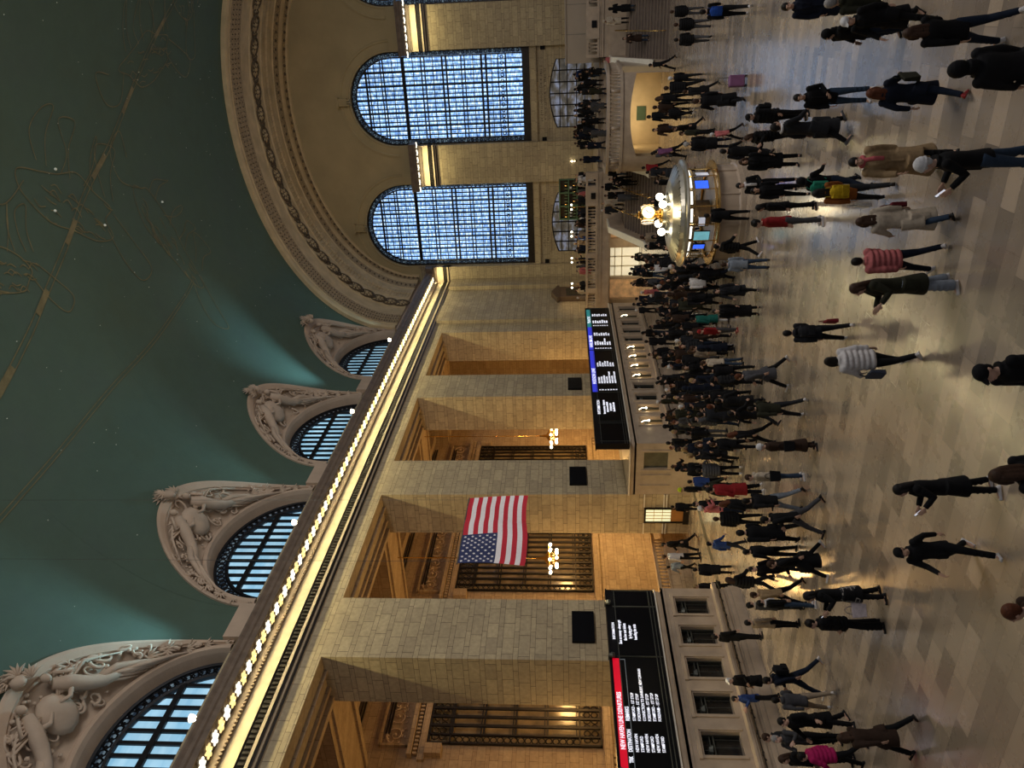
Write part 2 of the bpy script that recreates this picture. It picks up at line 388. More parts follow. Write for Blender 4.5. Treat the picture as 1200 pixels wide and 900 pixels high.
for i, c_ in enumerate(BAYS[:4]):
    e = empty('relief_panel', (c_, 33.85, 14.95), ['far niche scroll relief panel', 'scroll relief panel above the dark grille behind the second far niche', 'scroll relief panel seen over the flag', 'scroll relief panel above the grille nearest the camera'][i], 'relief', kind='structure')
    mb = MB(); z0, z1 = 14.95, 16.4
    for a in ((c_-3.5, c_+3.5, z0-.06, z0+.06), (c_-3.5, c_+3.5, z1-.06, z1+.06), (c_-3.5, c_-3.38, z0, z1), (c_+3.38, c_+3.5, z0, z1)): mb.box(a[0], a[1], 33.7, 33.92, a[2], a[3])
    mb.build('panel_frame', 'corr', e)
    mb = MB(); scroll_panel(mb, c_-3.35, c_+3.35, z0+.05, z1-.05, 33.86, rnd); mb.build('scrollwork', 'relief_rim', e, smooth=True)

# grille windows of the corridor
def ring(mb, c, r, w_, ax, n=10, t_=.04, mi=0):
    pts = []
    for i in range(n):
        a = 2*pi*i/n
        pts.append(Vector(c)+Vector(ax[0])*r*cos(a)+Vector(ax[1])*r*sin(a))
    mb.tube(pts, w_, 4, mi, closed=True)
for i, c_ in enumerate(BAYS[:4]):
    e = empty('window_%d' % (8+i), (c_, 33.9, 4.85), kind='structure')
    x0, x1, z0, z1 = c_-3.3, c_+3.3, 4.85, 13.9
    mb = MB()
    for zz, t_ in ((z0+.04, .08), (z0+1.15, .06), (z1-1.15, .06), (z1-.04, .08)): mb.box(x0, x1, 33.72, 33.86, zz-t_/2, zz+t_/2)
    for xx in (x0+.04, x0+.55, x1-.55, x1-.04): mb.box(xx-.04, xx+.04, 33.72, 33.86, z0, z1)
    k = 0
    while z0+1.15+k*.52 < z1-1.1: mb.box(x0+.55, x1-.55, 33.74, 33.82, z0+1.15+k*1.67-.05, z0+1.15+k*1.67+.05); mb.box(x0+.55, x1-.55, 33.74, 33.82, z0+1.3+k*1.67-.03, z0+1.3+k*1.67+.03); k += 1; 
    for j in range(1, 10): xx = x0+.55+(x1-x0-1.1)*j/10; mb.box(xx-.075, xx+.075, 33.70, 33.80, z0, z1)
    mb.build('grille_bars', 'bronze', e)
    mb = MB(); r_ = .17
    for zz in (z0+.35, z0+.75, z1-.35, z1-.75):
        for j in range(16): ring(mb, (x0+.4+j*(x1-x0-.8)/15, 33.78, zz), r_, .035, ((1, 0, 0), (0, 0, 1)), 8)
    for xx in (x0+.28, x1-.28):
        for j in range(19): ring(mb, (xx, 33.78, z0+1.3+j*.36), r_, .035, ((1, 0, 0), (0, 0, 1)), 8)
    mb.build('openwork_border', 'bronze', e)
    mb = MB(); mb.box(x0, x1, 34.05, 34.1, z0, z1)
    mb.build('pane', plain('amber_grille_glass_%d' % i, (.26, .20, .12), .14, nscale=1.2, namp=.4), e)

# ------------------------------------------------------------------ vault ceiling with lunette penetrations
def zcut(x):
    z = VZ
    for c_ in BAYS+[-5.04]:
        dx = abs(x-c_)/4.75
        if dx < 1: z = max(z, VZ+5.7*sqrt(1-dx*dx))
    return z
xs = []
x = -7.0
while x < 57.7:
    near = min(abs(abs(x-c_)-4.75) for c_ in BAYS+[-5.04])
    xs.append(x); x += .05 if near < .25 else (.2 if zcut(x) > VZ+.01 or near < .6 else .5)
for c_ in BAYS+[-5.04]:
    for s_ in (-1, 1): xs += [c_+s_*4.75, c_+s_*4.7499, c_+s_*4.745]
xs = sorted(set(xs))
rows = []
for x in xs:
    p0 = math.asin(min(1, (zcut(x)-VZ)/VB)); row = []
    for k in range(61):
        a = p0+(pi-2*p0)*k/60; row.append((x, YC+VA*cos(a), VZ+VB*sin(a)))
    rows.append(row)
mb = MB(); mb.grid(rows); ceil = mb.build('ceiling', 'ceiling', smooth=True, kind='structure')
# faint gilt figures and star-band painted on the vault (a generic star map)
def onv(x, y, off=.03):
    t_ = max(-1, min(1, (y-YC)/VA)); a = math.acos(t_); return Vector((x, YC+(VA-off)*cos(a), VZ+(VB-off)*sin(a)))
def ribbon(mb, pts, w_):
    rows = []
    for i, (x, y) in enumerate(pts):
        a = pts[max(0, i-1)]; b_ = pts[min(len(pts)-1, i+1)]; d = Vector((b_[0]-a[0], b_[1]-a[1])); d = d.normalized() if d.length else Vector((1, 0)); n_ = Vector((-d.y, d.x))*w_/2
        rows.append([tuple(onv(x+n_.x, y+n_.y)), tuple(onv(x-n_.x, y-n_.y))])
    mb.grid(rows)
def smooth_path(pts, n=8, closed=False):
    out = []; k = len(pts)
    rg = range(k) if closed else range(k-1)
    for i in rg:
        g = lambda j: pts[j % k] if closed else pts[max(0, min(k-1, j))]
        p0, p1, p2, p3 = g(i-1), g(i), g(i+1), g(i+2)
        for q in range(n):
            t_ = q/n; out.append(tuple(.5*((2*p1[c])+(-p0[c]+p2[c])*t_+(2*p0[c]-5*p1[c]+4*p2[c]-p3[c])*t_*t_+(-p0[c]+3*p1[c]-3*p2[c]+p3[c])*t_**3) for c in range(len(p1))))
    out.append(tuple(pts[0] if closed else pts[-1])); return out
ecl = [(54, -5), (49.86, -1.53), (47.08, .71), (43.81, 3.44), (41.02, 5.57), (37.77, 7.41), (35.16, 9.16), (32.23, 10.82), (29.47, 12.26), (25.5, 13.8), (20, 15.2)]
ep = smooth_path(ecl, 10)
mb = MB(); ribbon(mb, [(x, y+.16) for x, y in ep], .05); ribbon(mb, [(x, y-.16) for x, y in ep], .05)
for k in range(0, len(ep)-8, 14): ribbon(mb, ep[k:k+6], .30)
lp = smooth_path([(44, 14.4), (42.12, 14.87), (37.33, 15.66), (32.34, 16.09), (26.59, 16.74), (20, 17.3)], 8)
ribbon(mb, [(x, y+.08) for x, y in lp], .035); ribbon(mb, [(x, y-.08) for x, y in lp], .035)
rnd = random.Random(11)
def figure(mb, cx, cy, L, W, ang, seed):
    r = random.Random(seed); ca, sa = cos(ang), sin(ang)
    T = lambda u, v: (cx+u*ca-v*sa, cy+u*sa+v*ca)
    # body outline
    n = 13; pts = []
    for i in range(n):
        a = 2*pi*i/n; k = .75+.4*r.random(); pts.append(T(L*.5*k*cos(a), W*.36*k*sin(a)))
    ribbon(mb, smooth_path(pts, 7, True), .05)
    for s_ in range(4):                                           # limbs
        u0 = (-.35+.25*s_)*L; sg = -1; q = [T(u0, sg*W*.28), T(u0+r.uniform(-.1, .1)*L, sg*W*.55), T(u0+r.uniform(-.15, .15)*L, sg*W*.85), T(u0+.1*L, sg*W*.95), T(u0+.06*L, sg*W*.6), T(u0+.1*L, sg*W*.28)]
        ribbon(mb, smooth_path(q, 6), .045)
    q = [T(.42*L, .1*W), T(.6*L, .45*W), T(.78*L, .62*W), T(.92*L, .4*W), T(.75*L, .15*W), T(.5*L, -.12*W)]
    ribbon(mb, smooth_path(q, 7), .05)
    q = [T(-.45*L, 0), T(-.62*L, .35*W), T(-.85*L, .25*W), T(-.9*L, -.2*W), T(-.7*L, -.1*W)]
    ribbon(mb, smooth_path(q, 7), .05)
    for k in range(26):                                           # hatching like fur
        u, v = r.uniform(-.38, .42)*L, r.uniform(-.2, .28)*W
        ribbon(mb, smooth_path([T(u, v), T(u+.05*L, v+.06*W*r.uniform(-1, 1)), T(u+.11*L, v+.03*W)], 4), .05)
figure(mb, 36.2, 7.6, 7.0, 4.4, .55, 1); figure(mb, 43.6, 11.2, 7.0, 3.4, 1.25, 2); figure(mb, 46.3, 1.6, 6.0, 3.6, -.2, 3); figure(mb, 30.0, 9.2, 4.6, 3.2, .3, 4); figure(mb, 50.5, -2.5, 5, 3.4, .8, 5)
mb.build('gilt_star_figures', plain('gilt_line_paint', (.20, .175, .085), .6, nscale=2, namp=.3), ceil)
mb = MB(); r = random.Random(5)
for k in range(190):
    x, y = r.uniform(14, 57), r.uniform(-5, 21.5)
    if zcut(x) > VZ+VB*sin(math.acos(min(1, (y-YC)/VA)))-.3: continue
    c_ = onv(x, y, .06); mb.ball(c_, r.choice([.012, .015, .018, .024]), 6)
for (x, y) in ((34.9, 7.7), (38.3, 9.3), (44.6, 9.5), (35.9, 5.9)): mb.ball(onv(x, y, .07), .07, 8)
mb.build('ceiling_stars', plain('star_lights', (.6, .6, .5), .5, emit=(.55, .62, .55), estr=.2), ceil)

# ------------------------------------------------------------------ end wall
ew = lambda u, z, d: (XE+d, u, z)
WC = [17.74, 6.5, -4.74]; WH = 3.88; WS = 21.3
mb = MB(); ops = []
for c_ in WC:
    ops.append((c_-WH, c_+WH, 9.3, (lambda c_: (lambda u: WS+sqrt(max(0, WH**2-(u-c_)**2))))(c_)))
    ops.append((c_-2.8, c_+2.8, 4.0, (lambda c_: (lambda u: 7.05+.6*(1-((u-c_)/2.8)**2)))(c_)))
wall(mb, ew, -10.4, 23.4, 0, 20.4, [(a, b_, z_, (lambda f: (lambda u: min(20.4, f(u))))(t_)) for a, b_, z_, t_ in ops], .55)
mb.build('wall_far', 'stone', kind='structure')
mb = MB(); wall(mb, ew, -12, 24, 20.4, 32, [(a, b_, 20.4, (lambda f: (lambda u: max(20.4, f(u))))(t_)) for a, b_, z_, t_ in ops if z_ > 9], .55)
mb.build('wall_far_tympanum', 'tymp', kind='structure')
# archivolts, keystones, wide pilasters with mouldings
for i, c_ in enumerate(WC):
    mb = MB()
    prof = [(0, -.0), (.12, .0), (.14, .12), (.08, .2), (.08, .75), (.16, .82), (.16, .95), (0, .98)]
    path = []
    for k in range(41):
        a = pi*k/40; o_ = Vector((0, cos(a), sin(a))); path.append((Vector((XE, c_, WS))+o_*WH, (-1, 0, 0), o_))
    mb.sweep(prof, path)
    mb.add([], [])
    mb.box(XE-.45, XE, c_-.32, c_+.32, 25.45, 26.2); mb.box(XE-.55, XE, c_-.4, c_+.4, 26.2, 26.36)
    for k in range(3): mb.box(XE-.5, XE, c_-.24+k*.2, c_-.12+k*.2, 25.2, 26.1)
    mb.build('trim_%d' % (3+i), 'tymp', kind='structure')
mb = MB()
for yc in (12.12, .88):
    mb.box(XE-.55, XE, yc-1.74, yc+1.74, 3.9, 18.4); mb.box(XE-.7, XE-.5, yc-1.74, yc-1.5, 6.8, 17.9) if 0 else None
mb.box(XE-.55, XE, 21.62, 23.4, 3.9, 17.9); mb.box(XE-.55, XE, -10.4, -8.62, 3.9, 17.9)
for c_ in WC:
    mb.box(XE-.18, XE, c_-WH-.35, c_+WH+.35, 8.9, 9.3); mb.box(XE-.3, XE, c_-WH-.02, c_+WH+.02, 8.72, 8.9)
    mb.box(XE-.1, XE, c_-3.4, c_+3.4, 7.75, 7.85)
    for s_ in (-1, 1): mb.box(XE-.12, XE, c_+s_*(WH+.12)-.1, c_+s_*(WH+.12)+.1, 3.9, 20.6)
mb.build('trim_6', 'stone', kind='structure')
mb = MB(); r = random.Random(9)                     # inscription strokes, shade of the carved letters put in as dark colour, illegible at this distance
for c_ in WC[:2]:
    for row in range(2):
        y = c_-2.3+(.0 if row else .25)
        while y < c_+2.3-(.0 if row else .25):
            ww_ = r.choice([.08, .1, .12]); 
            mb.box(XE-.012, XE+.01, y, y+.03, 8.02+row*.32-.1, 8.02+row*.32+.1); mb.box(XE-.012, XE+.01, y, y+ww_, 8.02+row*.32-.1+r.choice([0, .08, .17]), 8.02+row*.32-.07+r.choice([0, .08])+.02)
            y += ww_+.07+(.12 if r.random() < .15 else 0)
mb.build('carved_frieze', plain('carved_shadow_stone', (.16, .12, .07), .8), kind='structure')
mb = MB()
for yy in (22.0-.95, 14.0-.2, 10.3, 2.7): pass
for (yy) in (13.55, 21.45, 10.25, 2.75):
    mb.box(XE-.09, XE-.0, yy-.2, yy+.2, 7.95, 8.35)
mb.build('wall_speakers', 'black', kind='structure')

# end windows
for i, c_ in enumerate(WC):
    e = empty('window_%d' % (1+i), (XE+.25, c_, 9.3), kind='structure')
    H_ = lambda h, dy: (WS+sqrt(max(0, h*h-dy*dy)))
    mb = MB()                                           # dark frame: outer and inner bands following the arch
    def band(h, w_, x0, x1):
        path = [(c_-h, 9.32+(WH-h))]+[(c_+h*cos(pi-pi*k/36), WS+h*sin(pi*k/36)) for k in range(37)]+[(c_+h, 9.32+(WH-h))]
        cc = [(c_-(h-w_), 9.32+(WH-h)+w_)]+[(c_+(h-w_)*cos(pi-pi*k/36), WS+(h-w_)*sin(pi*k/36)) for k in range(37)]+[(c_+(h-w_), 9.32+(WH-h)+w_)]
        path.append(path[0]); cc.append(cc[0])
        rows = [[(x0, a[0], a[1]), (x0, b_[0], b_[1]), (x1, b_[0], b_[1]), (x1, a[0], a[1]), (x0, a[0], a[1])] for a, b_ in zip(path, cc)]
        mb.grid(rows)
    band(WH, .12, XE+.16, XE+.32); band(WH-.42, .12, XE+.16, XE+.32)
    mb.box(XE+.14, XE+.34, c_-WH, c_+WH, 9.3, 9.95)
    mb.build('window_frame', 'bronze', e)
    mb = MB()
    n = 58; per = []
    L1 = WS-9.9; La = pi*(WH-.26); tot = 2*L1+La
    for k in range(n+30):
        s_ = tot*k/(n+29)
        if s_ < L1: q = (c_-WH+.26, 9.9+s_)
        elif s_ < L1+La: a = pi-(s_-L1)/(WH-.26); q = (c_+(WH-.26)*cos(a), WS+(WH-.26)*sin(a))
        else: q = (c_+WH-.26, WS-(s_-L1-La))
        ring(mb, (XE+.22, q[0], q[1]), .12, .035, ((0, 1, 0), (0, 0, 1)), 7)
    mb.build('openwork_border', 'bronze', e)
    mb = MB()
    hh = WH-.5
    for k in range(1, 18):
        dy = -hh+2*hh*k/18; t_ = .15 if k % 3 == 0 else .085
        mb.box(XE+.18, XE+.28, c_+dy-t_/2, c_+dy+t_/2, 9.9, WS+sqrt(hh*hh-dy*dy))
    for z, t_ in ((20.3, .30), (18.7, .10), (18.4, .10), (16.85, .14), (16.5, .14), (15.2, .09), (14.9, .09), (13.45, .17), (13.05, .17), (12.0, .08), (11.35, .12), (22.05, .1), (22.3, .08), (23.4, .08), (23.65, .16)):
        h2 = hh if z < WS else sqrt(max(0, hh*hh-(z-WS)**2)); mb.box(XE+.17, XE+.3, c_-h2, c_+h2, z-t_/2, z+t_/2)
    mb.build('mullions', 'iron', e)
    mb = MB()
    for k in range(14): ring(mb, (XE+.2, c_-hh+.25+k*(2*hh-.5)/13, 11.68), .13, .04, ((0, 1, 0), (0, 0, 1)), 8)
    mb.build('ring_row', 'bronze', e)
    mb = MB()                                           # the catwalks and outer sash seen through the glass
    for z in (19.45, 17.7, 15.9, 14.2, 12.6, 21.3, 22.9): mb.box(XE+.36, XE+.42, c_-hh, c_+hh, z-.03, z+.03)
    for k in range(36): dy = -hh+2*hh*(k+.5)/36; mb.box(XE+.38, XE+.41, c_+dy-.018, c_+dy+.018, 9.9, WS+sqrt(hh*hh-dy*dy))
    mb.build('outer_sash', 'iron', e)
    mb = MB(); wh = WH-.42; pts = [(XE+.46, c_-wh, 9.9), (XE+.46, c_+wh, 9.9)]+[(XE+.46, c_+wh*cos(pi*k/30), WS+wh*sin(pi*k/30)) for k in range(31)]
    mb.add(pts, [tuple(range(len(pts)))]); mb.build('pane', 'day_end', e)
    mb = MB(); pts = [(XE+.50, c_-WH, 9.3), (XE+.50, c_+WH, 9.3)]+[(XE+.50, c_+WH*cos(pi*k/30), WS+WH*sin(pi*k/30)) for k in range(31)]
    mb.add(pts, [tuple(range(len(pts)))]); mb.build('border_glass', 'day_border', e)
    # low segmental window at balcony level
    e = empty('window_%d' % (20+i), (XE+.25, c_, 4), kind='structure')
    mb = MB()
    top = lambda dy: 7.05+.6*(1-(dy/2.8)**2)
    path = [(c_-2.8+5.6*k/20, top(-2.8+5.6*k/20)) for k in range(21)]
    mb.tube([(XE+.2, a, b_) for a, b_ in path], .09, 6)
    for k in range(0, 7): dy = -2.8+5.6*k/6; mb.box(XE+.15, XE+.25, c_+dy-.05, c_+dy+.05, 4, top(dy))
    for z in (4.6, 5.3, 6.1, 6.75): mb.box(XE+.15, XE+.25, c_-2.8, c_+2.8, z-.04, z+.04)
    mb.build('window_frame', 'iron', e)
    mb = MB(); mb.box(XE+.42, XE+.46, c_-2.8, c_+2.8, 3.9, 7.7); mb.build('pane', 'day_low', e)

# ------------------------------------------------------------------ great arch band over the end wall
mb = MB(); bands = []
prof = [(57.0, -.05), (57.0, .0+.0), (57.05, -.32), (57.35, -.36), (57.6, -.34), (57.65, -.22), (57.95, -.22)]
# profile as (x, offset from vault; negative = below), outer rim to inner edge
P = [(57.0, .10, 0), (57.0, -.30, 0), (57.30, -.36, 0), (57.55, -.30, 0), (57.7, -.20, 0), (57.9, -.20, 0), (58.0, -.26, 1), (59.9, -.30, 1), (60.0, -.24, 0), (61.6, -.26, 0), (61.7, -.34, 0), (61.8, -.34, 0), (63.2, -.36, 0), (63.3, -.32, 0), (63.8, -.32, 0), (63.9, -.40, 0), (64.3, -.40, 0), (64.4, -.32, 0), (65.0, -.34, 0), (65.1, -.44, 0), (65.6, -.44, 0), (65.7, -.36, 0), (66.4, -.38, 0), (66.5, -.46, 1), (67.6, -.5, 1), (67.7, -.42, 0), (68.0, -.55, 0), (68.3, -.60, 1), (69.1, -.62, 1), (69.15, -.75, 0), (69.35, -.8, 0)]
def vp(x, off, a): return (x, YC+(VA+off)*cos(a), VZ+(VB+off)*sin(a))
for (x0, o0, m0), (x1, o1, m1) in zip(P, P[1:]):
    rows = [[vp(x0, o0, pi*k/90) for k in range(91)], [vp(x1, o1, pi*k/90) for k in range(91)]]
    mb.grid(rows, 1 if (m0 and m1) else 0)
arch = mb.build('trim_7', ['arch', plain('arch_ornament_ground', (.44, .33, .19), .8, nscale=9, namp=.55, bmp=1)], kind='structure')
mb = MB()                                              # rosettes and foliate scrolls modelled on the bands
mp = MB(); NR = 31
for k in range(NR):
    a = pi*(k+.5)/NR; c_ = Vector(vp(62.5, -.40, a)); nrm = Vector((0, -cos(a)/VA, -sin(a)/VB)).normalized(); tan = Vector((0, -sin(a), cos(a))).normalized(); xa = Vector((1, 0, 0))
    mp.ball(c_, .17, 6)
    for j in range(8):
        b_ = 2*pi*j/8; d = xa*cos(b_)+tan*sin(b_); q = d.to_track_quat('X', 'Z').to_matrix()
        mp.ball(c_+d*.36, .20, 6, sc=(1, .40, .35), rot=q)
    mb.lathe([(.30, .0)], 0, 0, 3) if 0 else None
    ring(mb, c_, .68, .085, (xa, tan), 18); ring(mb, c_, .22, .05, (xa, tan), 10)
    for j in range(8): b_ = 2*pi*(j+.5)/8; d = xa*cos(b_)+tan*sin(b_); mb.tube([c_+d*.2, c_+d*.6], .035, 4)
    c2 = Vector(vp(62.5, -.40, a+pi/NR/2))
    for s_ in (-1, 1):
        mb.tube([c2+xa*s_*.05-tan*.3, c2+xa*s_*.35-tan*.1, c2+xa*s_*.5+tan*.15, c2+xa*s_*.2+tan*.3], .06, 4); mb.ball(c2+xa*s_*.22, .12, 5)
mp.build('arch_rosettes', 'arch', arch, smooth=True)
for k in range(150):
    a = pi*(k+.5)/150
    for xo in (58.4, 58.95, 59.5):
        c_ = Vector(vp(xo, -.30, a)); mb.ball(c_, .11, 5, sc=(1.5 if k % 2 else .8, .6, .6), rot=Matrix.Rotation(a*7+xo, 3, 'X'))
    if k % 2 == 0:
        c_ = Vector(vp(67.05, -.5, a)); mb.ball(c_, .2, 5, sc=(1, .7, .5)); c_ = Vector(vp(68.7, -.63, a)); mb.ball(c_, .16, 5)
mb.build('arch_ornament', 'arch_shade', arch, smooth=True)
mb = MB()
for k in range(120): 
    a = pi*k/120; q1 = Vector(vp(63.9, -.41, a)); mb.bar(q1, Vector(vp(65.6, -.45, a)), .05, .05)
mb.build('arch_fluting', 'arch', arch)

# ------------------------------------------------------------------ cornice
CP = [(0, 17.36), (.08, 17.38), (.08, 17.49), (.14, 17.50), (.14, 17.54), (.20, 17.56), (.20, 17.66), (.27, 17.67), (.27, 17.80), (.14, 17.82), (.14, 18.16), (.24, 18.18), (.24, 18.22), (.12, 18.24), (.12, 18.80), (.20, 18.80), (.20, 18.84), (.29, 18.86), (.31, 19.13), (1.10, 19.15), (1.13, 19.08), (1.22, 19.08), (1.22, 19.30), (1.28, 19.36), (1.28, 19.50), (1.36, 19.62), (1.36, 19.70), (0, 19.92)]
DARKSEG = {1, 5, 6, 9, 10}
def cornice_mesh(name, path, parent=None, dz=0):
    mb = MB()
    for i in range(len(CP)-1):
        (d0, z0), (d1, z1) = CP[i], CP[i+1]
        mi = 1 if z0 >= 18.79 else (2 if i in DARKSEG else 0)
        rows = [[(p[0]+o[0]*d0, p[1]+o[1]*d0, z0+dz), (p[0]+o[0]*d1, p[1]+o[1]*d1, z1+dz)] for p, o in path]
        mb.grid(rows, mi)
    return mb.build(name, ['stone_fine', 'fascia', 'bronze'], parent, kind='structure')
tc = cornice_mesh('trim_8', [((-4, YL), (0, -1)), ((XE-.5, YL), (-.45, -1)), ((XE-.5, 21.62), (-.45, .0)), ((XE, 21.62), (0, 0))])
# carved fringe below the soffit and dentils
def fringe(mb, a, b_, d, z, step=.13):
    a = Vector(a); b_ = Vector(b_); n = int((b_-a).length/step)
    for k in range(n):
        c_ = a.lerp(b_, (k+.5)/n); t_ = (b_-a).normalized()
        n_ = Vector((t_.y, -t_.x, 0))*.02
        A = [c_-t_*step*.5+Vector((0, 0, z+.26)), c_+t_*step*.5+Vector((0, 0, z+.26)), c_+t_*step*.5+Vector((0, 0, z)), c_+Vector((0, 0, z-.13)), c_-t_*step*.5+Vector((0, 0, z))]
        mb.add([q+n_ for q in A]+[q-n_ for q in A], [(0, 1, 2, 3, 4), (9, 8, 7, 6, 5), (2, 3, 8, 7), (3, 4, 9, 8)])
mb = MB(); fringe(mb, (8, YL-.34, 0), (XE-1, YL-.34, 0), 0, 18.84, .17)
mb.build('carved_fringe', 'fascia', tc)
mb = MB(); x = 8
while x < 68: mb.box(x, x+.11, YL-.22, YL-.14, 17.86, 18.10); x += .22
mb.build('dentils', 'bronze', tc)
mb = MB(); x = 10.4; k = 0                             # coffer ribs between the lamps
while x < 68.4: mb.box(x-.07, x+.07, YL-1.12, YL-.30, 19.07, 19.15); x += .535
mb.build('soffit_ribs', 'fascia', tc)
def flower(mat):
    mb = MB()
    mb.ball((0, 0, -.03), .07, 8)
    for j in range(6):
        a = 2*pi*j/6+.3; d = Vector((cos(a), sin(a)*1.35, 0)); mb.ball(d*.135, .13, 6, sc=(1, .66, .42), rot=Matrix.Rotation(a, 3, 'Z'))
    return mb
fl_w = flower(0).build('cornice_lamp', 'bulb_w', tc, smooth=True); fl_y = flower(0).build('cornice_lamp', 'bulb_y', tc, smooth=True)
fl_w.location = (15.6-.2675, YL-.72, 19.06); fl_y.location = (15.6+.2675, YL-.72, 19.06)
for k in range(2, 99):
    s_ = fl_w if k % 2 == 0 else fl_y; c_ = s_.copy(); COL.objects.link(c_); c_.parent = tc; c_.location = (15.6-.2675+k*.535, YL-.72, 19.06)
for i, yc in enumerate((12.12, .88)):
    hw = 1.74
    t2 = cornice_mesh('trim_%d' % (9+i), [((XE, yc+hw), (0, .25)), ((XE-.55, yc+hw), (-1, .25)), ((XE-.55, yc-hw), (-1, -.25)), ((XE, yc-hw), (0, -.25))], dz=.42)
    mb = MB()
    for k in range(7): yy = yc-1.95+k*.65; mb.box(XE-.55-1.0, XE-.55-.38, yy-.11, yy+.11, 19.48, 19.57)
    fringe(mb, (XE-.80, yc-1.8, 0), (XE-.80, yc+1.8, 0), 0, 19.24); mb.build('soffit_ribs', 'fascia', t2)
    mb = MB(); k = -1.7
    while k < 1.7: mb.box(XE-.77, XE-.69, yc+k, yc+k+.11, 18.28, 18.52); k += .22
    mb.build('dentils', 'bronze', t2)
    for k in range(7):
        c_ = fl_w.copy(); COL.objects.link(c_); c_.parent = t2; c_.location = (XE-1.27, yc-1.95+k*.65, 19.48); c_.scale = (1.0, .92, 1.0)
# low parapet above the cornice at the springing of the vault
mb = MB()
for i, c_ in enumerate(BAYS[:-1]):
    mb.box(c_-11.48+4.75, c_-4.75, YL-.30, YL+.25, 19.7, 21.05)
mb.box(57.1, 69.3, YL-.1, YL+.2, 19.7, 20.9)
mb.build('trim_11', 'relief_rim', kind='structure')

# ------------------------------------------------------------------ lunettes: window, inner arch, sculpted tympanum, rim
def lun_in(c_, a, sa=4.12, sz=3.5, y=YL-.02): return Vector((c_+sa*cos(a), y, VZ-.05+sz*sin(a)))
def lun_out(c_, a, k=1.0):
    z = VZ+5.7*k*sin(a); x = c_+4.75*(.0+k)*cos(a) if k != 1 else c_+4.75*cos(a); return Vector((x, vy(z)-.0, z))
def leaf_fan(mb, c_, nrm, d, L, n, r):
    sd = nrm.cross(d).normalized()
    for j in range(n):
        a = (j/(n-1)-.5)*2.2; dd = (d*cos(a)+sd*sin(a)).normalized()
        mb.tube([c_, c_+dd*L*.5+nrm*.14, c_+dd*L+nrm*.04], [L*.05, L*.11, L*.02], 5)
def sculpture(c_, seed):
    r = random.Random(seed); mb = MB()
    S = lambda a, k: lun_in(c_, a, 4.35, 3.8).lerp(lun_out(c_, a), k)
    def N(a, k):
        p = S(a, k); da = S(a+.02, k)-p; dk = S(a, min(1, k+.03))-S(a, k-.03); n_ = da.cross(dk).normalized()
        return n_ if n_.y < 0 else -n_
    def curl(a, k, L, th, sg):
        pts = []; rad = []; x, y, h = a, k, r.uniform(0, 2*pi)
        for i in range(14):
            x += cos(h)*L/14/5.2; y += sin(h)*L/14/2.6; h += sg*(.12+.05*i)
            y = max(.08, min(.86, y)); x = max(.12, min(pi-.12, x))
            pts.append(S(x, y)+N(x, y)*(.05+.05*sin(i/13*pi))); rad.append(th*(1-.75*i/13)+.012)
        mb.tube(pts, rad, 5)
    # central emblem: winged disc and two reclining draped figures, leaf clusters outwards
    a0 = pi/2
    n0 = N(a0, .45); cc = S(a0, .42)
    q = n0.to_track_quat('Z', 'Y').to_matrix()
    mb.ball(cc+n0*.15, .72, 14, sc=(1, 1.15, .45), rot=q)
    ring(mb, cc+n0*.28, .5, .05, (q @ Vector((1, 0, 0)), q @ Vector((0, 1, 0))), 18)
    for s_ in (-1, 1):
        def body(pts, rad): mb.tube([S(a0+s_*x, k)+N(a0+s_*x, k)*h for x, k, h in pts], rad, 8)
        body([(.16, .70, .25), (.24, .58, .32), (.33, .44, .3), (.44, .34, .25), (.58, .30, .2)], [.20, .30, .27, .24, .14])      # torso to thigh
        body([(.58, .30, .2), (.74, .26, .22), (.92, .22, .16), (1.0, .2, .1)], [.16, .14, .10, .06])
        body([(.42, .40, .25), (.60, .44, .26), (.76, .34, .2), (.86, .30, .12)], [.17, .15, .11, .06])
        body([(.22, .62, .35), (.34, .70, .3), (.22, .80, .3)], [.12, .10, .06])
        body([(.24, .56, .38), (.14, .46, .45), (.05, .50, .42)], [.11, .09, .06])
        h_ = S(a0+s_*.15, .80); mb.ball(h_+N(a0, .8)*.32, .19, 10, sc=(.85, .95, 1.1))
        for j in range(7):  # drapery folds
            body([(.28+j*.06, .50-j*.03, .25), (.4+j*.07, .36-j*.02, .28+.05*(j % 2)), (.56+j*.08, .20, .18), (.66+j*.09, .12, .08)], [.07, .08, .06, .02])
        for j in range(6):  # wing feathers
            body([(.1+.02*j, .55, .25), (.22+j*.05, .72+.01*j, .2), (.30+j*.09, .82-.02*j, .1)], [.05, .06, .02])
        for j in range(5): leaf_fan(mb, S(a0+s_*(.85+.16*j), .42+.09*(j % 2)), N(a0+s_*.9, .4), (S(a0+s_*(1.0+.16*j), .40)-S(a0+s_*(.85+.16*j), .42)).normalized(), .55-.05*j, 6, r)
    for j in range(46):
        curl(r.uniform(.35, pi-.35), r.uniform(.15, .8), r.uniform(.8, 1.8), r.uniform(.05, .09), r.choice((-1, 1)))
    for j in range(70):
        a = r.uniform(.35, pi-.35); k = r.uniform(.12, .82); mb.ball(S(a, k)+N(a, k)*.05, r.uniform(.05, .13), 6, sc=(1, .8, .9))
    # crest of leaves over the rim at the top
    tp = S(a0, 1.0); nn = Vector((0, -.75, -.2)).normalized(); dd = Vector((0, -.55, .83))
    for j in range(9): leaf_fan(mb, tp+Vector((r.uniform(-.45, .45), r.uniform(-.3, .15), r.uniform(-.6, .1))), nn, (dd+Vector((r.uniform(-.8, .8), 0, r.uniform(-.3, .3)))).normalized(), r.uniform(.35, .6), 6, r)
    mb.ball(tp+nn*.2+Vector((0, 0, -.25)), .26, 10, sc=(1, .8, 1.2))
    return mb
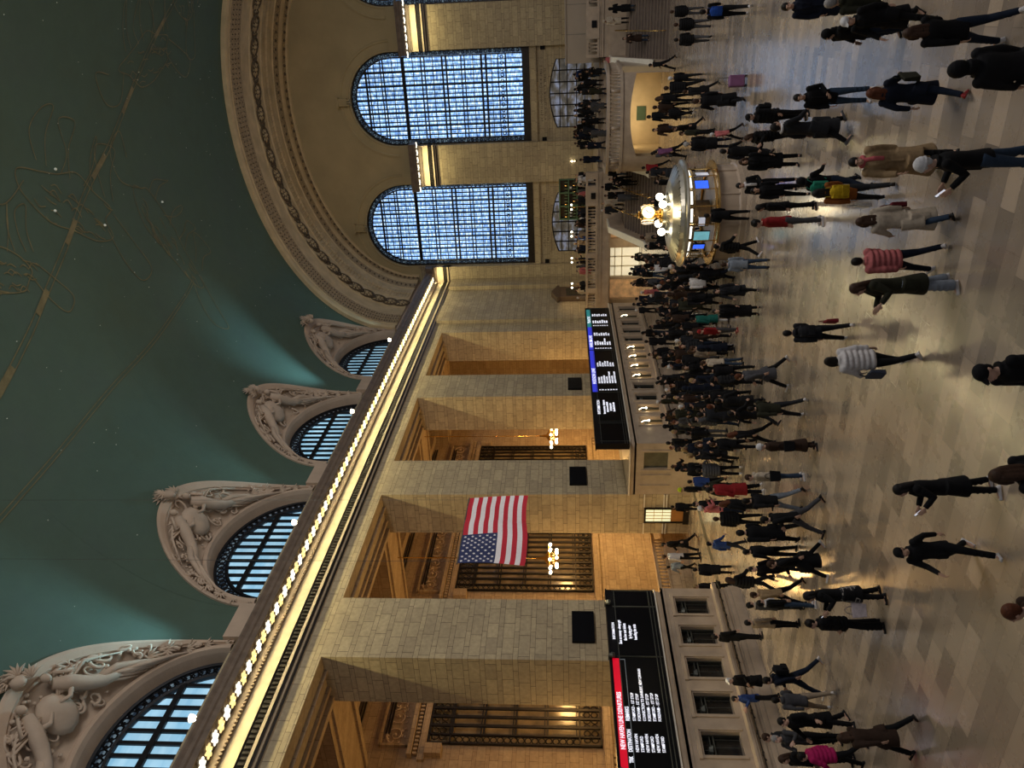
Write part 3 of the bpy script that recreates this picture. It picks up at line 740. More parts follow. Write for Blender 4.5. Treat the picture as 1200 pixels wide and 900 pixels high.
LUNNAMES = ['lunette farthest away beside the great arch', 'second lunette from the great arch', 'third lunette from the great arch', 'lunette nearest the camera']
for i, c_ in enumerate(BAYS[:4]):
    e = empty('trim_%d' % (12+i), (c_, YL, VZ), kind='structure')
    N_ = 64
    mb = MB()
    rows = []
    for j in range(N_+1):
        a = pi*j/N_; pi_ = lun_in(c_, a, 4.45, 3.9); po = lun_out(c_, a)
        row = []
        for k in range(9):
            t_ = k/8; q = pi_.lerp(po, t_)
            if t_ > .05: q = q+Vector((0, .22*sin(pi*t_), 0))*1
            row.append(tuple(q))
        rows.append(row)
    mb.grid(rows); mb.build('tympanum_ground', 'relief', e, smooth=True)
    mb = MB(); rows = []                                # outer rim following the vault
    for j in range(N_+1):
        a = pi*j/N_; po = lun_out(c_, a); pi_ = lun_in(c_, a, 4.45, 3.9); d = (pi_-po).normalized() if (pi_-po).length > .3 else Vector((-cos(a), 0, -sin(a)))
        w_ = min(.62, (pi_-po).length*.5); n_ = Vector((0, -1, -.35)).normalized()
        rows.append([tuple(po+Vector((0, .05, .05))), tuple(po+n_*.10), tuple(po+d*.18*w_/.62+n_*.14), tuple(po+d*w_*.8+n_*.12), tuple(po+d*w_*.86+n_*.03), tuple(po+d*w_+n_*.02)])
    mb.grid(rows); mb.build('outer_rim', 'relief_rim', e, smooth=False)
    mb = MB(); rows = []                                # deep inner arch reveal
    for j in range(N_+1):
        a = pi*j/N_
        rows.append([tuple(lun_in(c_, a, 4.6, 4.05, YL-.05)), tuple(lun_in(c_, a, 4.45, 3.9, YL-.16)), tuple(lun_in(c_, a, 4.28, 3.72, YL-.16)), tuple(lun_in(c_, a, 4.22, 3.64, YL+.05)), tuple(lun_in(c_, a, 4.12, 3.52, YL+.75))])
    mb.grid(rows); mb.build('inner_arch', 'relief_rim', e)
    sculpture(c_, 20+i).build('relief_sculpture', 'relief', e, smooth=True)
    # window
    e = empty('window_%d' % (4+i), (c_, YL+.7, VZ), kind='structure')
    Wd = lambda dx, sa=4.1, sz=3.5: VZ-.05+sz*sqrt(max(0, 1-(dx/sa)**2))
    mb = MB(); yy = YL+.6
    for (s1, z1_, w_) in ((4.1, 3.5, .10), (3.55, 2.95, .10)):
        pts = [(c_+s1*cos(pi*k/40), yy, VZ-.05+z1_*sin(pi*k/40)) for k in range(41)]
        mb.tube(pts, w_, 5)
    for k in range(1, 13):
        dx = -3.5+7.0*k/13; mb.box(c_+dx-.075, c_+dx+.075, yy-.05, yy+.05, VZ-.3, Wd(dx, 3.55, 2.95))
    zz = VZ+1.5; h = 3.55*sqrt(1-(1.55/2.95)**2); mb.box(c_-h, c_+h, yy-.08, yy+.05, zz-.12, zz+.12)
    mb.build('window_frame', 'iron', e)
    mb = MB()
    for k in range(34):
        a = pi*(k+.5)/34; ring(mb, (c_+3.83*cos(a), yy, VZ-.05+3.23*sin(a)), .16, .045, ((1, 0, 0), (0, 0, 1)), 6)
        ring(mb, (c_+3.83*cos(a+.04), yy, VZ-.05+3.23*sin(a+.04)), .09, .04, ((1, 0, 0), (0, 0, 1)), 5)
    mb.build('openwork_border', 'iron', e)
    mb = MB(); pts = [(c_-3.5, YL+.74, VZ-.4), (c_+3.5, YL+.74, VZ-.4)]+[(c_+3.5*cos(pi*k/30), YL+.74, VZ-.05+2.9*sin(pi*k/30)) for k in range(31)]
    mb.add(pts, [tuple(range(len(pts)))]); mb.build('pane', 'day_lun', e)
    mb = MB(); pts = [(c_-4.1, YL+.78, VZ-.4), (c_+4.1, YL+.78, VZ-.4)]+[(c_+4.12*cos(pi*k/30), YL+.78, VZ-.05+3.52*sin(pi*k/30)) for k in range(31)]
    mb.add(pts, [tuple(range(len(pts)))]); mb.build('border_glass', 'day_border', e)
    # floodlight at the foot of the window
    fl = empty('floodlight', (c_, YL-1.15, 19.72), ['small white floodlight on the cornice at the lunette beside the great arch', 'small white floodlight on the cornice under the second lunette from the great arch', 'small white floodlight on the cornice under the third lunette from the great arch', 'small white floodlight on the cornice under the nearest lunette'][i], 'floodlight', 'cornice floodlights')
    mb = MB(); mb.lathe([(.0, 0), (.1, 0), (.1, .04), (.03, .06), (.03, .16), (0, .16)], 0, 0, 10); o = mb.build('bracket', 'gunmetal'); o.parent = fl
    mb = MB(); mb.lathe([(.0, -.12), (.10, -.10), (.14, .0), (.15, .08), (.13, .1), (.0, .1)], 0, 0, 14, cz=.27); o = mb.build('lamp_head', 'lamp', smooth=True); o.parent = fl
# near edge of the vault is left open; wall above the cornice between lunettes

# ------------------------------------------------------------------ wall speaker panels on the piers
for x, s_ in ((46.6, 'farthest'), (35.1, 'middle'), (23.7, 'nearest')):
    e = empty('speaker_panel', (x, YL-.012, 5.9), 'black square speaker panel on the stone pier, %s of the three' % s_, 'speaker', 'wall speakers on the piers')
    mb = MB(); mb.box(-.86, .86, -.12, .0, -.47, .47); o = mb.build('cabinet', 'black'); o.parent = e
    mb = MB()
    for k in range(20): mb.box(-.82, .82, -.135, -.12, -.43+k*.045, -.41+k*.045)
    o = mb.build('louvres', 'blackgloss'); o.parent = e

# ------------------------------------------------------------------ ticket booths
M['litglass'] = plain('warm_lit_booth_glass', (.25, .16, .07), .3, nscale=3, namp=.6, emit=(.8, .5, .22), estr=.16)
def booth(x0, x1, yf, label, wins, lit=(), end=True, rnd_end=False):
    e = empty('ticket_booth', (x0, yf, 0), label, 'ticket booth')
    mb = MB(); Y1 = YL-.01
    fn = lambda u, z, d: (u, yf+d, z)
    ops = [(w0, w1, 1.28, 2.48) for w0, w1 in wins]
    wall(mb, fn, x0, x1, 0.55, 3.0, ops, .35)
    mb.box(x0, x1, yf-.16, yf+.04, 0, .34); mb.box(x0, x1, yf-.10, yf+.04, .34, .5); mb.box(x0, x1, yf-.05, yf+.04, .5, .58)
    for (w0, w1) in wins:                                   # raised window surrounds and panels below
        mb.box(w0-.13, w0-.03, yf-.05, yf, 1.2, 2.62); mb.box(w1+.03, w1+.13, yf-.05, yf, 1.2, 2.62); mb.box(w0-.16, w1+.16, yf-.07, yf, 2.55, 2.66)
    mb.box(x0, x1, yf-.03, yf, 2.82, 2.86)
    # end faces
    for xx, sg in ((x0, -1), (x1, 1)):
        en = lambda u, z, d, xx=xx, sg=sg: (xx-sg*d, u, z)
        wall(mb, en, yf, Y1, 0, 3.0, [(yf+.55, yf+1.55, 1.25, 2.5)], .2)
        mb.box(min(xx, xx+sg*.06), max(xx, xx+sg*.06), yf-.1, Y1, 0, .4)
        for (a, b_) in ((yf+.42, yf+.5), (yf+1.6, yf+1.68), (yf+1.9, yf+1.96), (yf+2.55, yf+2.61)): mb.box(min(xx, xx+sg*.05), max(xx, xx+sg*.05), a, b_, 1.1, 2.65)
    mb.box(x0, x1, yf, Y1, 2.9, 3.0)
    mb.build('marble_body', 'botticino', e)
    mb = MB(); mb.box(x0, x1, yf-.34, yf+.06, .98, 1.06); mb.box(x0, x1, yf-.28, yf+.02, .90, .98); mb.build('counter', 'botticino', e)
    mb = MB()                                              # rounded roof slab with bright nosing
    R = .45
    def outline(off):
        pts = []
        if rnd_end or True:
            for cx, cy, a0 in ((x0+R, yf+R, pi), (x1-R, yf+R, 1.5*pi)):
                for k in range(7): a = a0+k*pi/12; pts.append((cx+(R+off)*cos(a), cy+(R+off)*sin(a)))
        return [(x0-off, Y1)]+pts+[(x1+off, Y1)]
    prof = [(.0, 3.0), (.04, 3.0), (.06, 3.06), (.06, 3.16), (.12, 3.2), (.12, 3.26), (.0, 3.28)]
    rows = [[(x, y, z) for (x, y) in outline(off)] for off, z in prof]
    mb.grid(rows); top = [(x, y, 3.28) for x, y in outline(0)]; mb.add(top, [tuple(range(len(top)))])
    mb.build('roof_slab', 'botticino', e)
    mb = MB(); mb.grid([[(x, y, z) for (x, y) in outline(off)] for off, z in ((.121, 3.205), (.14, 3.21), (.14, 3.25), (.121, 3.255))]); mb.build('roof_nosing', 'white_marble', e)
    mb = MB()                                              # brass rail below the counter
    mb.tube([(x0+.1, yf-.42, .86), (x1-.1, yf-.42, .86)], .022, 6)
    x = x0+.5
    while x < x1: mb.tube([(x, yf-.42, .86), (x, yf-.3, .86), (x, yf-.08, .72)], .018, 5); mb.ball((x, yf-.42, .86), .04, 6); x += .74
    mb.build('rail', 'bronze', e)
    for k, (w0, w1) in enumerate(wins):
        mb = MB(); mb.box(w0, w1, yf+.30, yf+.36, 1.28, 2.48)
        wn = mb.build('window', 'litglass' if k in lit else 'darkglass', e)
        mb = MB(); mb.box(w0, w1, yf+.18, yf+.24, 2.08, 2.12); mb.box(w0, w1, yf+.18, yf+.24, 2.2, 2.23)
        for q in range(1, 6): mb.box(w0+(w1-w0)*q/6-.008, w0+(w1-w0)*q/6+.008, yf+.2, yf+.22, 1.3, 2.1) if q in (1, 3, 5) else None
        mb.box(w0, w0+.03, yf+.15, yf+.28, 1.28, 2.48); mb.box(w1-.03, w1, yf+.15, yf+.28, 1.28, 2.48)
        g = mb.build('grille', 'gunmetal', wn)
        mb = MB()                                          # shaded reading lamp inside
        xc = (w0+w1)/2-.1; mb.tube([(xc, yf+.2, 2.4), (xc, yf+.2, 2.27)], .015, 5); mb.lathe([(.02, .06), (.10, .05), (.16, -.06)], xc, yf+.2, 10, cz=2.24)
        mb.build('window_lamp', 'gunmetal', wn)
        if k in lit:
            mb = MB(); mb.ball((xc, yf-.10, 2.06), .06, 8); mb.tube([(xc, yf, 2.45), (xc, yf-.1, 2.3), (xc, yf-.1, 2.08)], .02, 5)
            mb.build('bracket_lamp', 'lamp', wn)
    for xx, sg in ((x0, 1), (x1, -1)): mb = MB(); mb.box(min(xx+sg*.15, xx+sg*.2), max(xx+sg*.15, xx+sg*.2), yf+.55, yf+1.55, 1.25, 2.5); mb.build('end_window', 'gunmetal', e)
    return e
wins1 = [(22.10-1.47*k-.83, 22.10-1.47*k) for k in range(7)]
b1 = booth(11.0, 22.62, 20.15, 'marble ticket booth nearest the camera, under the red-headed departure board', wins1)
wins2 = [(35.35+1.42*k, 36.17+1.42*k) for k in range(13)]
b2 = booth(33.42, 54.1, 20.15, 'long marble ticket booth with lit lamps below the blue-headed departure board', wins2, lit=(0, 1, 4, 5, 6, 7, 11))
for k in (0, 1, 4, 5, 6, 7):
    light('POINT', 'booth_lamp', (wins2[k][0]+.3, 20.0, 2.02), 9, (1, .72, .36), shadow_soft_size=.08)

# ------------------------------------------------------------------ departure boards on the booth roofs
XD, ZD = (1, 0, 0), (0, 0, 1)
def board(x0, x1, z0, z1, y, label, panels, name='departure_board'):
    e = empty(name, (x0, y, z0), label, 'departure board')
    mb = MB(); mb.box(x0, x1, y, y+.35, z0, z1); mb.box(x0-.04, x1+.04, y-.02, y+.4, z1, z1+.05); mb.build('casing', 'black', e)
    mb = MB()
    for (a, b_) in panels: mb.box(a, b_, y-.012, y, z0+.28, z1-.30)
    mb.build('screen', 'blackgloss', e)
    mb = MB()
    for z in (z1-.28, z0+.22, z0+.1): mb.box(x0, x1, y-.03, y, z-.012, z+.012)
    for (a, b_) in panels:
        for xx in (a-.09, b_+.09): mb.box(xx-.012, xx+.012, y-.03, y, z0, z1-.2)
    mb.build('frame_strips', 'gunmetal', e)
    return e
def letters(e, s_, x, z, size, y, mat='text_white', align='LEFT', sx=1, bold=.004): return text(s_, size, (x, y-.028, z), XD, ZD, mat, e, 'lettering', align, bold, .002, sx)
yb = 20.0
B1 = board(11.2, 22.35, 3.285, 5.06, yb, 'black departure board with red header reading new haven line departures', [(11.6, 18.93), (19.12, 21.35), (21.5, 22.2)])
mb = MB(); mb.box(11.6, 18.93, yb-.02, yb, 4.80, 5.02); mb.build('header_strip', 'screen_red', B1)
mb = MB(); mb.box(11.6, 18.9, yb-.022, yb-.012, 4.775, 4.79); mb.box(11.6, 18.9, yb-.022, yb-.012, 4.60, 4.615); mb.box(18.88, 18.9, yb-.022, yb-.012, 4.60, 4.79); mb.build('rule_lines', 'text_grey', B1)
letters(B1, 'NEW HAVEN LINE DEPARTURES', 15.38, 4.84, .20, yb, sx=.74, bold=.003)
letters(B1, 'TRK', 14.93, 4.635, .17, yb, sx=.7); letters(B1, 'DESTINATION', 15.30, 4.635, .17, yb, sx=.72); letters(B1, 'REMARKS', 16.40, 4.635, .17, yb, sx=.74)
rows_ = [('NEW HAVEN', 'STAMFORD - 1ST STOP'), ('STAMFORD', 'FORDHAM - 1ST STOP'), ('NEW HAVEN', 'CONNECTION TO DANBURY, NEW CANAAN'), ('STAMFORD', 'FORDHAM - 1ST STOP'), ('NEW HAVEN', 'STAMFORD - 1ST STOP'), ('STAMFORD', 'FORDHAM - 1ST STOP')]
for k, (a, b_) in enumerate(rows_):
    letters(B1, a, 15.30, 4.44-k*.158, .135, yb, sx=.80, bold=.001); letters(B1, b_, 16.40, 4.44-k*.158, .135, yb, sx=.78 if len(b_) < 22 else .74, bold=.001)
letters(B1, 'INFORMATION', 20.2, 4.86, .14, yb, align='CENTER', sx=.85, bold=.001)
for k, s_ in enumerate(('Save on money - always get', 'the low cost tickets', 'by buying prior', 'boarding the train')):
    letters(B1, s_, 20.15, 4.64-k*.18, .155, yb, align='CENTER', sx=.66, bold=.003)
for x in (18.98, 21.55, 14.6): mb = MB(); mb.lathe([(0, -.1), (.08, -.08), (.1, .0), (.06, .1), (0, .12)], x, yb-.12, 10, cz=5.02); mb.box(x-.03, x+.03, yb-.1, yb+.1, 5.0, 5.16); mb.build('board_camera', 'gunmetal', B1)

B2 = board(33.17, 52.7, 3.285, 4.98, yb, 'long black departure board with blue and green headers, farther along the wall', [(33.5, 35.2), (35.6, 38.8), (39.0, 44.8), (45.0, 50.4), (50.6, 52.4)])
mb = MB(); mb.box(39.0, 44.9, yb-.02, yb, 4.66, 4.95); mb.build('header_strip', 'screen_blue', B2)
mb = MB(); mb.box(45.05, 48.9, yb-.02, yb, 4.66, 4.95); mb.build('header_strip', 'screen_blue', B2)
mb = MB(); mb.box(48.95, 52.3, yb-.02, yb, 4.66, 4.95); mb.build('header_strip', 'screen_green', B2)
letters(B2, 'HUDSON LINE', 40.0, 4.70, .30, yb, sx=1.1); letters(B2, 'HARLEM LINE', 44.6, 4.70, .30, yb, sx=1.1) if 0 else None
letters(B2, 'HARLEM LINE', 45.4, 4.70, .30, yb, sx=1.1); letters(B2, 'TRACKS', 49.6, 4.70, .30, yb, sx=1.2)
r = random.Random(4); names = ['CROTON-HARMON', 'POUGHKEEPSIE', 'WHITE PLAINS', 'NORTH WHITE PLAINS', 'SOUTHEAST', 'STAMFORD', 'NEW HAVEN', 'BREWSTER']
for (xa, xb) in ((39.15, 44.6), (45.15, 48.8), (49.1, 52.2)):
    wd = xb-xa
    for k in range(7):
        z = 4.46-k*.158
        letters(B2, r.choice(['24', '31', '18', '37', '42', '29']), xa, z, .14, yb, sx=1.0)
        letters(B2, r.choice(names), xa+wd*.17, z, .14, yb, sx=.022*wd*1.9/.14*.14*2.0 if 0 else wd*.20)
        letters(B2, r.choice(['LOCAL', 'EXPRESS', '1ST STOP', '125TH ST']), xa+wd*.60, z, .14, yb, sx=wd*.24)
letters(B2, 'INFORMATION', 37.1, 4.62, .22, yb, align='CENTER', sx=1.1)
for k, s_ in enumerate(('Save on money - always get', 'the low cost tickets', 'by buying prior', 'boarding the train')): letters(B2, s_, 37.1, 4.34-k*.18, .17, yb, align='CENTER', sx=.85, bold=.006)

# ------------------------------------------------------------------ jamb door, barrier wall and balusters inside the open niche
e = empty('door_1', (33.42, 24.6, 0), kind='structure')
mb = MB(); mb.box(33.30, 33.44, 24.12, 25.2, 0, .30); mb.box(33.34, 33.44, 24.16, 24.26, .3, 2.35); mb.box(33.34, 33.44, 25.04, 25.14, .3, 2.35); mb.box(33.34, 33.44, 24.16, 25.14, 2.28, 2.38); mb.build('door_frame', 'bronze', e)
mb = MB(); mb.box(33.38, 33.41, 24.26, 25.04, .95, 2.28); mb.build('lit_pane', plain('lit_door_glass', (.7, .7, .5), .4, emit=(.85, .85, .5), estr=.9), e)
mb = MB(); mb.box(33.37, 33.41, 24.26, 25.04, .3, .95)
for y in (24.45, 24.65, 24.85): mb.box(33.35, 33.38, y-.012, y+.012, .95, 2.28)
for z in (1.4, 1.85): mb.box(33.35, 33.38, 24.26, 25.04, z-.012, z+.012)
mb.build('door_panel', 'orange_door', e)
mb = MB()
for z in (1.18, 1.32, 2.36): mb.box(33.36, 33.44, YL, 24.12, z, z+.05); mb.box(33.36, 33.44, 25.2, 25.88, z, z+.05)
mb.build('trim_16', 'white_marble', kind='structure')
e = empty('ramp_parapet', (29.4, 27.05, 0), 'orange-lit stone parapet with balusters inside the open niche', 'parapet', kind='structure')
mb = MB(); mb.box(25.4, 35.5, 26.95, 27.25, 0, 1.18); mb.box(25.4, 35.5, 26.9, 27.3, 1.66, 1.82); mb.box(25.4, 35.5, 26.9, 27.3, 1.14, 1.22); mb.build('parapet_wall', 'corr', e)
mb = MB(); x = 26
while x < 34.5: mb.lathe([(.05, 0), (.09, .1), (.04, .3), (.06, .44)], x, 27.1, 8, cz=1.22); x += .27
mb.build('balusters', 'corr', e, smooth=True)

# ------------------------------------------------------------------ flag hanging from the vault
e = empty('flag', (17.0, 13.0, 8.5), 'large american flag hanging high in the hall in front of the open niche', 'flag')
FL, FH = 3.0, 1.77; X0f, Zt = 15.5, 9.42
def fp(u, v):      # u along length 0..1, v down 0..1
    return (X0f+u*FL+.06*sin(v*3), 13.0+.07*sin(u*9+v*1.5)*(.3+v)+.03*sin(u*21), Zt-v*FH-.05*u*0-.05*sin(u*6)*v)
mb = MB(); U, V = 60, 39
for i in range(U):
    for j in range(V):
        u, v = (i+.5)/U, (j+.5)/V; st_ = int(v*13)
        mi = 2 if (u < .40 and st_ < 7) else (0 if st_ % 2 == 0 else 1)
        mb.add([fp(i/U, j/V), fp((i+1)/U, j/V), fp((i+1)/U, (j+1)/V), fp(i/U, (j+1)/V)], [(0, 1, 2, 3)], mi)
o = mb.build('cloth', ['red', 'white_cloth', 'blue_cloth'], e, smooth=True, recalc=False)
mb = MB()
for rrow in range(9):
    for cc in range(6 if rrow % 2 == 0 else 5):
        u = .40*((cc+.5)/6 if rrow % 2 == 0 else (cc+1)/6); v = 7/13*(rrow+.8)/9.6
        c_ = Vector(fp(u, v)); pts = []
        for k in range(10): a = pi/2+2*pi*k/10; rr_ = .05 if k % 2 == 0 else .021; pts.append(c_+Vector((cos(a)*rr_, -.012, sin(a)*rr_)))
        mb.add(pts, [tuple(range(10))]); mb.add([p+Vector((0, .024, 0)) for p in pts], [tuple(range(10))])
mb.build('stars', 'white_cloth', e)
mb = MB(); mb.tube([(X0f, 13.03, Zt+.02), (X0f+FL, 13.03, Zt+.02)], .02, 6)
mb.build('top_rod', 'gunmetal', e)
mb = MB()
for x in (X0f+.1, X0f+FL-.1): mb.tube([(x, 13.03, Zt), (x, 13.03, onv(x, 13.03).z)], .006, 4)
mb.build('hanging_wires', 'gunmetal', e)

# ------------------------------------------------------------------ chandeliers of the corridor
def chandelier(x, y, z, label):
    e = empty('chandelier', (x, y, z), label, 'chandelier', 'corridor chandeliers')
    mb = MB(); mb.lathe([(0, -.6), (.12, -.55), (.35, -.2), (.42, 0), (.40, .12), (.1, .3), (.05, .8), (0, .85)], x, y, 16, cz=z); mb.tube([(x, y, z+.8), (x, y, 16.8)], .03, 5); mb.build('body', 'brass', e, smooth=True)
    for ring_, n, r_, dz in ((0, 10, .85, 0), (1, 8, .5, -.38)):
        for k in range(n):
            a = 2*pi*k/n; px, py = x+r_*cos(a), y+r_*sin(a)
            mb = MB(); mb.tube([(x+.3*cos(a), y+.3*sin(a), z+dz*.7), (px, py, z+dz+.05)], .025, 5); mb.build('arm', 'brass', e)
            mb = MB(); mb.ball((px, py, z+dz-.05), .10, 8); mb.build('bulb', 'lamp', e, smooth=True)
    return e
chandelier(46.4, 27.3, 7.65, 'glowing multi-bulb chandelier hanging in the second niche')
chandelier(35.4, 29.3, 7.6, 'chandelier with round bulbs behind the pier beyond the flag')

# ------------------------------------------------------------------ balcony, stairs and bastion at the end of the hall
def baluster(mb, x, y, z, h=.56): mb.lathe([(.075, 0), (.075, .06), (.04, .10), (.085, .22), (.035, h-.12), (.07, h-.06), (.07, h)], x, y, 6, cz=z)
XB = 57.6
mb = MB()
mb.box(XB, XE, 11.0, YL, 3.0, 3.88); mb.box(XB, XE, -10.4, 3.1, 3.0, 3.88); mb.box(61.5, XE, 3.1, 11.0, 3.0, 3.88)
for y0, y1 in ((11.0, YL), (-10.4, 3.1)):
    mb.box(XB-.10, XB, y0, y1, 3.62, 3.92); mb.box(XB-.16, XB, y0, y1, 3.80, 3.88); mb.box(XB-.07, XB, y0, y1, 3.0, 3.2)
mb.build('floor_balcony', 'botticino', kind='structure')
e = empty('balustrade', (XB, 17, 3.9), 'pale stone balustrade along the balcony left of the stairs, below the restaurant', 'balustrade', kind='structure')
def balustrade(e, y0, y1, x, z=3.92, piers=()):
    mb = MB(); mb.box(x-.18, x+.18, y0, y1, z, z+.14); mb.box(x-.2, x+.2, y0, y1, z+.74, z+.9)
    for a, b_ in piers: mb.box(x-.24, x+.24, a, b_, z, z+.92)
    mb.build('rail_and_plinth', 'botticino', e)
    mb = MB(); y = y0+.15
    while y < y1:
        if not any(a-.1 < y < b_+.1 for a, b_ in piers): baluster(mb, x, y, z+.14, .6)
        y += .235
    mb.build('balusters', 'botticino', e, smooth=True)
balustrade(e, 11.1, YL, XB, piers=[(11.0, 11.5), (12.0, 13.5), (17.2, 17.6), (20.1, 20.5), (22.8, YL)])
mb = MB(); mb.box(XB-.32, XB-.2, 12.5, 12.95, 4.1, 4.45); mb.build('speaker_box', 'black', e)
e = empty('balustrade', (XB, -1, 3.9), 'pale stone balustrade along the balcony right of the stairs', 'balustrade', kind='structure')
balustrade(e, -10.4, 3.0, XB, piers=[(-.1, 1.9), (2.9, 3.1), (-4, -3.5)])
mb = MB(); mb.box(XB-.32, XB-.2, .75, 1.2, 4.1, 4.45); mb.build('speaker_box', 'black', e)
# plain panelled enclosure standing on the balcony
e = empty('balcony_kiosk', (60, -1, 3.9), 'plain pinkish-tan boxed kiosk standing on the balcony right of the stairs', 'kiosk')
mb = MB(); mb.box(58.6, 63, -6, 3.5, 3.88, 6.2); mb.box(58.5, 63.1, -6.1, 3.6, 6.2, 6.28); mb.build('kiosk_walls', plain('tan_panel', (.33, .27, .20), .6, nscale=.6, namp=.06), e)
mb = MB()
for y in (-4.1, -2.2, -.3, 1.6): mb.box(58.585, 58.6, y-.01, y+.01, 3.9, 6.2)
mb.build('panel_joints', 'gunmetal', e)
# under the balcony: dark wall with lit openings
mb = MB(); uw = lambda u, z, d: (62.5+d, u, z)
wall(mb, uw, -10.4, YL, 0, 3.0, [(18.3, 20.9, 0, 2.6), (20.6+.5, 22.9, 0, 2.6), (15.0, 17.5, 0, 2.6)], .4); mb.build('wall_under_balcony', 'botticino', kind='structure')
e = empty('shopfront', (62.9, 19.6, 0), 'bright white shop window with mullions under the balcony', 'shop window', kind='structure')
mb = MB(); mb.box(62.88, 62.92, 18.3, 20.9, 0, 2.6); mb.build('lit_glass', 'shop', e)
mb = MB()
for y in (18.3, 19.15, 20.0, 20.9): mb.box(62.75, 62.87, y-.05, y+.05, 0, 2.6)
for z in (.1, 1.6, 2.2): mb.box(62.75, 62.87, 18.3, 20.9, z-.04, z+.04)
mb.build('window_bars', 'white_marble', e)
e = empty('shopfront', (62.9, 16.2, 0), 'warm lit passage opening under the balcony behind the crowd', 'shop window', kind='structure')
mb = MB(); mb.box(62.88, 62.92, 15.0, 17.5, 0, 2.6); mb.box(62.88, 62.92, 21.1, 22.9, 0, 2.6); mb.build('lit_glass', plain('warm_passage_glow', (.6, .4, .2), .5, nscale=1.6, namp=.6, emit=(.9, .5, .24), estr=.14), e)
light('AREA', 'under_balcony_light', (59.8, 17.5, 2.95), 170, (1, .80, .5), to=(59.8, 17.5, 0), shape='RECTANGLE', size=1.2, size_y=8)
# flights of steps either side of the bastion
def flight(y0, y1, name, label):
    e = empty(name, (50.8, (y0+y1)/2, 0), label, 'staircase', kind='structure')
    mb = MB(); n = 13
    for k in range(n):
        mb.box(50.8+k*.33, 58, y0, y1, k*.16, (k+1)*.16-.03)
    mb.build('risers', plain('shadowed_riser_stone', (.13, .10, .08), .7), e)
    mb = MB()
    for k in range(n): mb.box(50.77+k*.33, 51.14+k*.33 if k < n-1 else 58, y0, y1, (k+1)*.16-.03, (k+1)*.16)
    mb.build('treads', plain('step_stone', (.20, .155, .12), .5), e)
    return e
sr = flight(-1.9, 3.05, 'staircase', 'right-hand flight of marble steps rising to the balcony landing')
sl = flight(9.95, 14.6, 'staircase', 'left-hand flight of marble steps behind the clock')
def handrail(e, y, x0=50.9, x1=55.0, rise=2.05):
    mb = MB(); mb.tube([(x0, y, .05), (x0, y, .92), (x1, y, .92+rise), (x1+1.2, y, .92+rise), (x1+1.2, y, rise)], .03, 6)
    for k in range(1, 4): f = k/4; mb.tube([(x0+(x1-x0)*f, y, rise*f), (x0+(x1-x0)*f, y, .92+rise*f)], .02, 5)
    mb.build('handrail', 'brass', e, smooth=True)
handrail(sr, 1.4); handrail(sr, -.5); handrail(sl, 11.5); handrail(sl, 13.1)
def sidewall(e, y, t=.34):
    mb = MB(); pts = [(50.2, 0), (50.2, .85), (50.9, .95), (55.1, 3.1), (57.6, 3.1), (57.6, 0)]
    vs = [(x, y-t/2, z) for x, z in pts]+[(x, y+t/2, z) for x, z in pts]; n = len(pts)
    mb.add(vs, [tuple(range(n)), tuple(range(2*n-1, n-1, -1))]+[(i, (i+1) % n, n+(i+1) % n, n+i) for i in range(n)]); mb.build('side_wall', 'botticino', e)
    mb = MB(); pts = [(50.1, .85), (50.9, .97), (55.1, 3.12), (57.6, 3.12)]
    mb.grid([[(x, y-t/2-.05, z) for x, z in pts], [(x, y-t/2-.05, z+.12) for x, z in pts], [(x, y+t/2+.05, z+.12) for x, z in pts], [(x, y+t/2+.05, z) for x, z in pts]]); mb.build('side_coping', 'white_marble', e)
sidewall(sr, 3.2); sidewall(sl, 9.85); sidewall(sl, 14.75); sidewall(sr, -2.0)
mb = MB(); mb.box(57.5, 57.9, -10.4, 3.1, 0, 3.0); mb.box(57.5, 57.9, 11.0, 14.9, 0, 3.0); mb.build('wall_landing', 'botticino', kind='structure')
# bastion with bowed front and an arched opening below
e = empty('bastion', (49, 6.5, 0), 'bowed stone bastion with balustrade and lit arched opening between the stairs', 'bastion', kind='structure')
bpts = [(53.5, 3.2), (50.6, 3.35), (49.5, 3.95), (49.0, 5.0), (48.85, 6.5), (49.0, 8.0), (49.5, 9.1), (50.6, 9.7), (53.5, 9.85)]
bs = smooth_path(bpts, 5)
def topz(y): return 1.95+.42*(1-((y-6.0)/2.4)**2)
mb = MB()
for (xa, ya), (xb, yb_) in zip(bs, bs[1:]):
    ym = (ya+yb_)/2
    if 3.62 < ym < 8.42: mb.add([(xa, ya, topz(ya)), (xb, yb_, topz(yb_)), (xb, yb_, 2.85), (xa, ya, 2.85)], [(0, 1, 2, 3)]); mb.add([(xa, ya, topz(ya)), (xb, yb_, topz(yb_)), (xb+.7, yb_, topz(yb_)), (xa+.7, ya, topz(ya))], [(0, 1, 2, 3)])
    else: mb.add([(xa, ya, 0), (xb, yb_, 0), (xb, yb_, 2.85), (xa, ya, 2.85)], [(0, 1, 2, 3)])
top = [(x, y, 2.85) for x, y in bs]+[(58, 9.85, 2.85), (58, 3.2, 2.85)]; mb.add(top, [tuple(range(len(top)))])
mb.build('bastion_wall', 'botticino', e)
mb = MB()                                                # the passage seen through the opening
mb.box(49.9, 58, 3.3, 3.6, 0, 2.84); mb.box(49.9, 58, 8.45, 8.75, 0, 2.84); mb.box(53.6, 53.8, 3.6, 8.45, 0, 2.84); mb.build('passage_wall', plain('smooth_tan_marble', (.50, .38, .22), .4, nscale=1.2, namp=.12), e)
mb = MB(); mb.box(53.55, 53.6, 6.0, 6.9, .95, 1.55); mb.build('notice_board', 'leaf', e)
